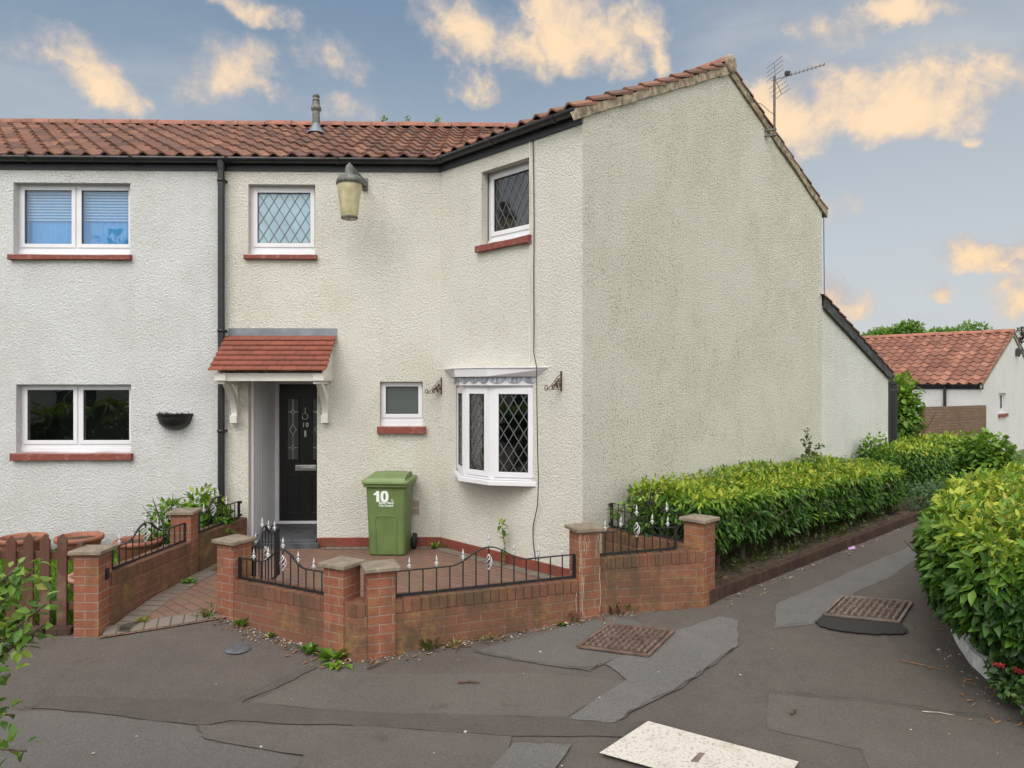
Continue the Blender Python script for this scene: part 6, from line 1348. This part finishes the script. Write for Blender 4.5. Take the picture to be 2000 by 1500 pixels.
for lab, (x, y), n, s, h, t0, sp, ww in [
    ('green dandelion clump at the foot of the brick corner', on1(1.30, -.07), 34, .13, .45, .55, None, .38), ('second dandelion rosette, left of the brick corner clump', on1(1.05, -.07), 26, .11, .5, .5, None, .38),
    ('flat light-green leaves on the asphalt below the brick corner', on1(1.42, -.12), 22, .10, .12, .6, None, .45), ('small green weed midway along the short front wall', on1(.55), 20, .07, .8, .55, None, .3),
    ('green weed tuft at the gate pillar foot', on1(.16, -.03), 26, .09, .8, .5, None, .32), ('brown dried weed stalks left of the gate pillar foot', on1(-.25, -.06), 34, .13, .7, .4, STRAW, .12),
    ('grassy olive tuft under the long railing wall, left part', on2(.62), 60, .12, 1.1, .35, [(.06, .07, .02), (.14, .13, .04)], .06), ('straw-coloured dead grass under the long railing wall', on2(.85), 60, .11, .5, .5, STRAW, .08),
    ('straw-coloured grass wisps right of the dead grass patch', on2(1.12), 40, .10, .5, .6, STRAW, .08), ('small round green weed under the lime-stained pillar', on2(1.86), 18, .05, .6, .6, None, .7),
    ('reddish upright weed under the lime-stained pillar', on2(1.98), 12, .10, 2.4, .4, PURP, .2), ('slim green weed at the wall foot right of the stained pillar', on2(2.42), 14, .12, 2.5, .3, PURP, .2),
    ('bushy green upright weed at the wall foot, second right of the stained pillar', on2(2.60), 20, .11, 2.0, .5, None, .2), ('purplish weed at the wall foot nearest the end pillar', on2(2.86), 16, .10, 2.0, .3, PURP, .22)]:
    weed(lab, x, y, n, s, h, t0, sp, w_=ww)
weed('yellow-green moss clump on the paved path by the dividing wall', -3.42, 6.62, 60, .07, .9, .8, [(.15, .17, .03), (.34, .33, .06)], tz(-3.4, 6.62), .12, group='weeds on the paved forecourt'); weed('green weed in the path joints near the pavement edge', -2.86, 6.72, 22, .06, .8, .55, None, tz(-2.9, 6.7), .35, group='weeds on the paved forecourt')
weed('small weeds along the dividing wall on the path', -3.42, 7.6, 34, .08, .6, .5, None, tz(-3.4, 7.6), .3, group='weeds on the paved forecourt'); weed('rusty dry weed beside the dividing wall farther up the path', -3.28, 8.1, 40, .11, .5, .4, STRAW, tz(-3.3, 8.1), .2, group='weeds on the paved forecourt')
for lab, x, y, s in [('green weed on the paving behind the long railing', .30, 7.05, .12), ('small weed on the paving left of the other one', .02, 7.35, .07), ('weed on the paving close to the stained pillar', .56, 7.1, .09), ('little weed at the plinth right of the bin', -.98, 9.18, .10)]: weed(lab, x, y, 18, s, 1.2, .55, None, TER, .3, group='weeds on the paved forecourt')
wp = Vector(PB(1.32, TER, .12)); sprig('tall_weed', 'tall thistle-like weed growing below the bow window', tuple(wp), [[wp, wp + Vector((.02, 0, .22)), wp + Vector((-.01, 0, .42)), wp + Vector((-.02, 0, .56))]], .085, .05, 26, .55, clus=.03)
def twig(label, p, q, r, m=M_bark, name='twig'):
    p, q = Vector(p).to_3d(), Vector(q).to_3d(); mb = MB(); mid = (p + q) / 2 + Vector((.01, .012, .006)); z = lambda v: Vector((v.x, v.y, gz(v.x, v.y) + r + .012)); mb.tube([z(p), z(mid), z(q)], [r, r * .9, r * .4], 6); return single(name, mb, m, label, 'twig', (p.x, p.y, gz(p.x, p.y)))
twig('brown twig lying alone on the asphalt before the front wall', (-.42, 5.57), (-.25, 5.56), .009, M_rust); twig('short stick on the ground at the brick corner foot', (-1.17, 5.80), (-1.04, 5.92), .010); twig('curled brown twig right of the white slab', (1.99, 5.11), (2.05, 5.17), .010, M_rust)
twig('thin pale stalk on the asphalt near the white kerb', (3.2, 5.95), (3.5, 5.75), .004, M_dead); twig('thin straw lying across the asphalt at the right', (2.95, 5.15), (3.15, 5.1), .004, M_stone)
q = MB(); q.add([(4.32, 9.2, gz(0, 9) + .01), (4.42, 9.22, gz(0, 9) + .012), (4.46, 9.34, gz(0, 9) + .03), (4.36, 9.30, gz(0, 9) + .012)], [(0, 1, 2, 3)]); single('litter', q, mat('pink_wrapper', color=(.55, .35, .62), rough=.4), 'small pink scrap of litter beside the hedge edging', 'litter', (4.39, 9.26, gz(0, 9)))
# gravel and leaf crumbs: nobody could count them
q = MB()
def crumb(x, y, r, z, squash=.6):
    V = [(x + r * math.cos(a) * random.uniform(.7, 1.2), y + r * math.sin(a) * random.uniform(.7, 1.2), z) for a in [i * 1.2566 for i in range(5)]] + [(x + random.uniform(-r, r) * .3, y, z + r * squash)]
    q.add(V, [(i, (i + 1) % 5, 5) for i in range(5)])
for i in range(420):
    t_ = random.random(); 
    if t_ < .25: x, y = on1(random.uniform(0, 1.5), -abs(random.gauss(0, .07)) - .01)
    elif t_ < .5: x, y = on2(random.uniform(0, 3.3), -abs(random.gauss(0, .06)) - .01)
    elif t_ < .66: f = random.random(); v_ = Vector(kp[2]).lerp(Vector(kp[5]), f); x, y = v_.x - abs(random.gauss(.03, .16)), v_.y
    elif t_ < .8: v_ = a_ = Vector(PC(random.uniform(.5, 6), 0, 1.3 + abs(random.gauss(0, .06)))[:2]); x, y = v_.x, v_.y
    elif t_ > .86: continue
    else: x, y = random.uniform(-3, 3.4), random.uniform(4.4, 6.3)
    crumb(x, y, random.choice([.004, .006, .008, .012]) * random.uniform(.7, 1.3), gz(x, y) + .012)
o = structure('gravel', q, M_stone, 'stuff')
q = MB()
for i in range(520):
    t_ = random.random()
    if t_ < .3: x, y = on1(random.uniform(-.1, 1.5), -abs(random.gauss(0, .09)) - .01)
    elif t_ < .6: x, y = on2(random.uniform(0, 3.3), -abs(random.gauss(0, .06)) - .01)
    elif t_ < .75: f = random.random(); v_ = Vector(kp[1]).lerp(Vector(kp[6]), f); x, y = v_.x - abs(random.gauss(.03, .22)), v_.y
    else: v_ = Vector(PC(random.uniform(.5, 6.5), 0, random.choice([random.uniform(.5, 1.1), 1.28 + abs(random.gauss(0, .08))]))[:2]); x, y = v_.x, v_.y
    z = (gz(x, y) if (Vector((x, y)) - C).dot(dB) > 1.24 or x < 1.9 else -2.03) + .013; a = random.uniform(0, 6.28); s = random.uniform(.01, .035); u = Vector((math.cos(a) * s, math.sin(a) * s, random.uniform(0, .012))); w2 = Vector((-math.sin(a) * s * .35, math.cos(a) * s * .35, .003)); c_ = Vector((x, y, z))
    q.add([c_ - u, c_ - w2, c_ + u, c_ + w2], [(0, 1, 2, 3)])
structure('leaf_litter', q, M_dead, 'stuff')
# seedlings on the ridge
for i, u_ in enumerate([(-1.38, 'leftmost'), (-.98, 'middle'), (-.45, 'rightmost')]):
    p = PA(u_[0] + .15, RZ + .07, -3.0); sprig('roof_seedling', 'tiny weed growing on the roof ridge, %s of the three' % u_[1], p, [[p, (p[0] + .02, p[1], p[2] + .12)], [p, (p[0] + .09, p[1], p[2] + .07)]], .055, .035, 9, .7, cat='weed', group='weeds on the roof ridge', r=.004)

# ================================================================== BEHIND: IRON GATE, BUNGALOW, WALL, TREES
IG = thing('iron_side_gate', 'tall black iron gate with spear tops beside the lean-to end', 'gate', (7.6, 14.4, -2.06)); ga, gb = Vector((7.35, 13.98)), Vector((7.92, 14.78)); q = MB()
for z in (-.12, -1.95): q.beam((*ga, z), (*gb, z), .02, .035)
for p in (ga, gb): q.beam((*p, -2.06), (*p, .02), .04, .04, up=(1, 0, 0))
part('frame', q, M_black_iron, IG)
for i in range(9): p = ga.lerp(gb, (i + 1) / 10); q = MB(); q.tube([(*p, -2.0), (*p, -.02)], .009, 6); q.lathe([(.009, 0), (.018, .02), (.001, .09)], (*p, -.02), 6); part('bar', q, M_black_iron, IG)
Q = Vector((13.95, 21.3)); BG = thing('bungalow', 'white bungalow with red pantile roof beyond the hedges at the right', 'house', (Q.x, Q.y, -2.3))
M_bung = mat('bungalow_roughcast', roughcast((.68, .66, .66), (.60, .58, .56), .3, .4))
def PQ(s, z, o=0): p = Q + dC * s + dB * o; return (p.x, p.y, z)       # gable plane
def PF_(s, z, o=0): p = Q - dB * s - dC * o; return (p.x, p.y, z)      # front plane, s runs away from Q
m = MB(); rect_wall(m, lambda s, z, o=0: PQ(s, z, o), 0, 7.96, -2.5, -.05, [(2.05, 3.0, -.95, -.29)], .1); m.poly([PQ(0, -.05), PQ(7.96, -.05), PQ(3.98, 1.66)]); part('gable_wall', m, M_bung, BG)
m = MB(); m.poly([PF_(0, -2.5), PF_(0, -.02), PF_(13, -.02), PF_(13, -2.5)]); part('front_wall', m, M_bung, BG)
m = MB(); m.poly([PF_(13, -2.5), PF_(13, -.05), (*(Q - dB * 13 + dC * 3.98), 1.66), (*(Q - dB * 13 + dC * 7.96), -.05), (*(Q - dB * 13 + dC * 7.96), -2.5)]); m.poly([(*(Q + dC * 7.96), -2.5), (*(Q + dC * 7.96), -.05), (*(Q - dB * 13 + dC * 7.96), -.05), (*(Q - dB * 13 + dC * 7.96), -2.5)]); part('rear_wall', m, M_bung, BG)
cb = ((.29, .125, .082), (.25, .105, .07), (.22, .09, .062), (.32, .145, .095))
rb = roof_slope(Q - dB * 13 - dC * .18, dB, dC, -.01, 13.06, 4.16, .425, tw=.28, gauge=.36, cols=cb, res=7, amp=.03); rbo = part('roof', rb, M_tile_new, BG)
rb = roof_slope(Q + dB * .06 + dC * 8.14, -dB, -dC, -.01, 13.06, 4.16, .425, tw=.56, gauge=.72, cols=cb, res=5, amp=.03); part('roof', rb, M_tile_new, BG)
part('ridge', ridge_tiles((*(Q - dB * 13 + dC * 3.98), 1.77), (*(Q + dB * .06 + dC * 3.98), 1.77), .13), mat('bungalow_ridge', color=(.30, .12, .08), rough=.8, var=.2, vscale=4), rbo)
q = MB(); q.sweep([Q - dB * 13, Q + dB * .05], [(-.02, -.16), (.02, -.16), (.02, .0), (-.02, .0)]); q.sweep([Q - dB * 13, Q + dB * .05], [(o + .09, z + .0) for o, z in gprof(.07)], smooth=True); part('gutter', q, M_gutter, BG)
q = MB(); q.tube([PF_(.95, -.05, .06), PF_(.95, -2.3, .06)], .045, 8); part('downpipe', q, M_gutter, BG)
vg = MB()
for s_a, sg in ((-.16, 1), (8.12, -1)):
    f = lambda s: -.01 + .425 * abs(s - s_a); V = [];
    for o in (0, .04): V += [PQ(s_a, f(s_a) - .13, o), PQ(s_a, f(s_a) - .01, o), PQ(3.98, f(3.98) - .01, o), PQ(3.98, f(3.98) - .13, o)]
    vg.add(V, [(0, 1, 2, 3), (7, 6, 5, 4), (0, 4, 5, 1), (3, 2, 6, 7), (1, 5, 6, 2), (0, 3, 7, 4)])
part('verge', vg, M_verge, BG)
window(BG, lambda s, z, o=0: PQ(s, z, o), 2.05, 3.0, -.95, -.29, .09, 2, M_glass, room=.5, curtain=(2.1, 2.95, -.9, -.3, M_bung, .15)); sill(BG, lambda s, z, o=0: PQ(s, z, o), 1.98, 3.07, -1.06, -.95)
q = MB(); q.beam(PQ(4.4, .95, .02), PQ(4.4, 1.2, .12), .16, .16); q.lathe([(.10, 0), (.06, .1), (.001, .12)], PQ(4.4, 1.02, .18), 10); part('security_light', q, M_barge, BG)
q = MB(); wa, wb = Vector((13.75, 20.95)), Vector((11.05, 19.35)); wc = Vector((12.4, 20.0)); 
for a, b in ((wb, wc), (wc, wa)): d = (b - a).normalized(); n_ = Vector((-d.y, d.x)) * .1; q.prism([tuple(a - n_), tuple(b - n_), tuple(b + n_), tuple(a + n_)], -2.5, -.62)
single('brown_brick_wall', q, M_brown_brick, 'brown brick garden wall before the bungalow', 'wall', (12.4, 20, -2.3))
q = MB(); q.box((10.2, 21.5, -.78), (3.4, 2.4, .06), ax=(-dB.x, -dB.y), tilt=(R(6), (0, 1, 0))); q.box((10.2, 21.5, -1.6), (3.2, 2.2, 1.5), ax=(-dB.x, -dB.y)); single('garden_shed', q, mat('grey_felt', color=(.30, .31, .33), rough=.8), 'low grey flat-roofed shed between bungalow and brown brick wall', 'shed', (10.2, 21.5, -2.3))
def tree(name, label, base_, h, crown, n, ll, stops, t0=.5, group=None, trunk_r=.15, nb=9):
    T_ = thing(name, label, 'tree', base_, group); q = MB(); b_ = Vector(base_); top = b_ + Vector((.1, 0, h * .75)); q.tube([b_, b_ + Vector((.05, 0, h * .35)), top], [trunk_r, trunk_r * .75, trunk_r * .3], 9); S = []; rt = random.Random(int(base_[0] * 31 + 7))
    for i in range(nb):
        a = i * 2.4; f = rt.uniform(.35, .8); s = b_ + Vector((.05, 0, h * f)); e = b_ + Vector((math.cos(a) * crown[0] * rt.uniform(.4, .85), math.sin(a) * crown[0] * rt.uniform(.4, .85), h * f + crown[1] * rt.uniform(.2, .9))); q.tube([s, (s + e) / 2 + Vector((0, 0, .15)), e], [trunk_r * .4, trunk_r * .25, trunk_r * .08], 6)
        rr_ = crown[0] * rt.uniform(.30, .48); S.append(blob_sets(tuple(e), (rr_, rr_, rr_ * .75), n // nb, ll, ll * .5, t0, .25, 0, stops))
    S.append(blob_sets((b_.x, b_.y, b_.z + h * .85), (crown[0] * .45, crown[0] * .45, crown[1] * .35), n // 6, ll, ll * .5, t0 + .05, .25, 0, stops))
    part('trunk', q, M_bark, T_); build_leaves('crown', S, M_leaf, T_, base_); return T_
GT = [(.03, .07, .015), (.06, .15, .02), (.13, .26, .03), (.20, .34, .05)]
tree('broadleaf_tree', 'bright green tree top, left one of the pair behind the bungalow roof', (16.7, 32, -2.3), 5.15, (2.1, 1.1), 11000, .16, GT, .5, 'trees behind the bungalow')
tree('broadleaf_tree', 'rounded green tree top, right one of the pair behind the bungalow roof', (19.2, 32, -2.3), 5.15, (2.1, 1.1), 11000, .16, GT, .45, 'trees behind the bungalow')
tree('purple_tree', 'dark purple-leaved tree at the right edge behind the bungalow', (24.9, 33.0, -2.3), 4.9, (1.6, 1.6), 4500, .15, [(.03, .008, .012), (.07, .018, .025), (.11, .03, .035)], .5)
# trees behind the photographer, seen only as reflections in the panes
for x, y, hh, lab in ((-13.5, -11, 6.5, 'left'), (-6, -13, 5, 'middle'), (9, -14, 8, 'right'), (-24, -6, 7.5, 'farthest left')):
    tree('street_tree', 'green tree across the street, mirrored in the windows, %s one' % lab, (x, y, -2.4), hh + 3, (2.7, 3), 3200, .22, GT, .3, 'trees across the street', .2)
FH = frameR((-26, -11.5), 0); S = hedge_sets(FH, (0, 34), (0, 1.2), -1.0, -2.4, 9000, .30, .16, [('y1', .7), ('top', .3)], tone=-.12, rough=.2)
hedge('long rough hedge across the street, seen only mirrored in the lower panes', 'garden_hedge', S, (-9, -11, -2.4), stems_for([(-22, -11), (-15, -11), (-8, -11), (-1, -11), (5, -11)], -2.4, -1.3), None)
OH = thing('terraced_house', 'plain cream house across the street, seen only mirrored in the panes', 'house', (-21, -18, -2.4))
def PO(s, z, o=0): return (-10 - s, -17 + o, z)
q = MB(); rect_wall(q, PO, 0, 22, -2.6, 2.6, [(14, 15.6, 1, 2.1), (18.2, 20, 1, 2.1), (13.6, 15.6, -1.3, 0), (18, 20, -1.3, 0), (1, 2.6, 1, 2.1), (5, 6.6, 1, 2.1), (9.5, 11.2, 1, 2.1), (1, 2.8, -1.3, 0), (9.3, 11.2, -1.3, 0), (5.2, 6.1, -2.4, -.3)], .15); part('front_wall', q, M_cream, OH)
for h4 in [(14, 15.6, 1, 2.1), (18.2, 20, 1, 2.1), (13.6, 15.6, -1.3, 0), (18, 20, -1.3, 0), (1, 2.6, 1, 2.1), (5, 6.6, 1, 2.1), (9.5, 11.2, 1, 2.1), (1, 2.8, -1.3, 0), (9.3, 11.2, -1.3, 0)]: window(OH, PO, *h4, .1, 2, M_frostdark)
q = MB(); obox(q, PO, 5.2, 6.1, -2.4, -.3, -.15, -.1); part('door', q, M_door, OH)
q = MB(); q.poly([(-9.7, -16.7, 2.55), (-32.3, -16.7, 2.55), (-32.3, -20.5, 4.5), (-9.7, -20.5, 4.5)]); q.poly([(-9.7, -24.3, 2.55), (-32.3, -24.3, 2.55), (-32.3, -20.5, 4.5), (-9.7, -20.5, 4.5)]); part('roof', q, M_ridge, OH)
q = MB()
for x_ in (-10, -32): q.poly([(x_, -17, -2.6), (x_, -24, -2.6), (x_, -24, 2.6), (x_, -20.5, 4.4), (x_, -17, 2.6)])
part('gable_wall', q, M_cream, OH)
# far wood closing the horizon beyond the bungalow
S = []
for i in range(70):
    x_c = -30 + i * 1.9; S.append(blob_sets((x_c, 62 + rng.uniform(-3, 3), -.9 + rng.uniform(-.2, .4)), (2.3, 1.6, 1.9), 260, .55, .34, .35, .25, 0, GT))
fw = build_leaves('distant_trees', S, M_leaf); fw.location.z = H; fw['kind'] = 'stuff'
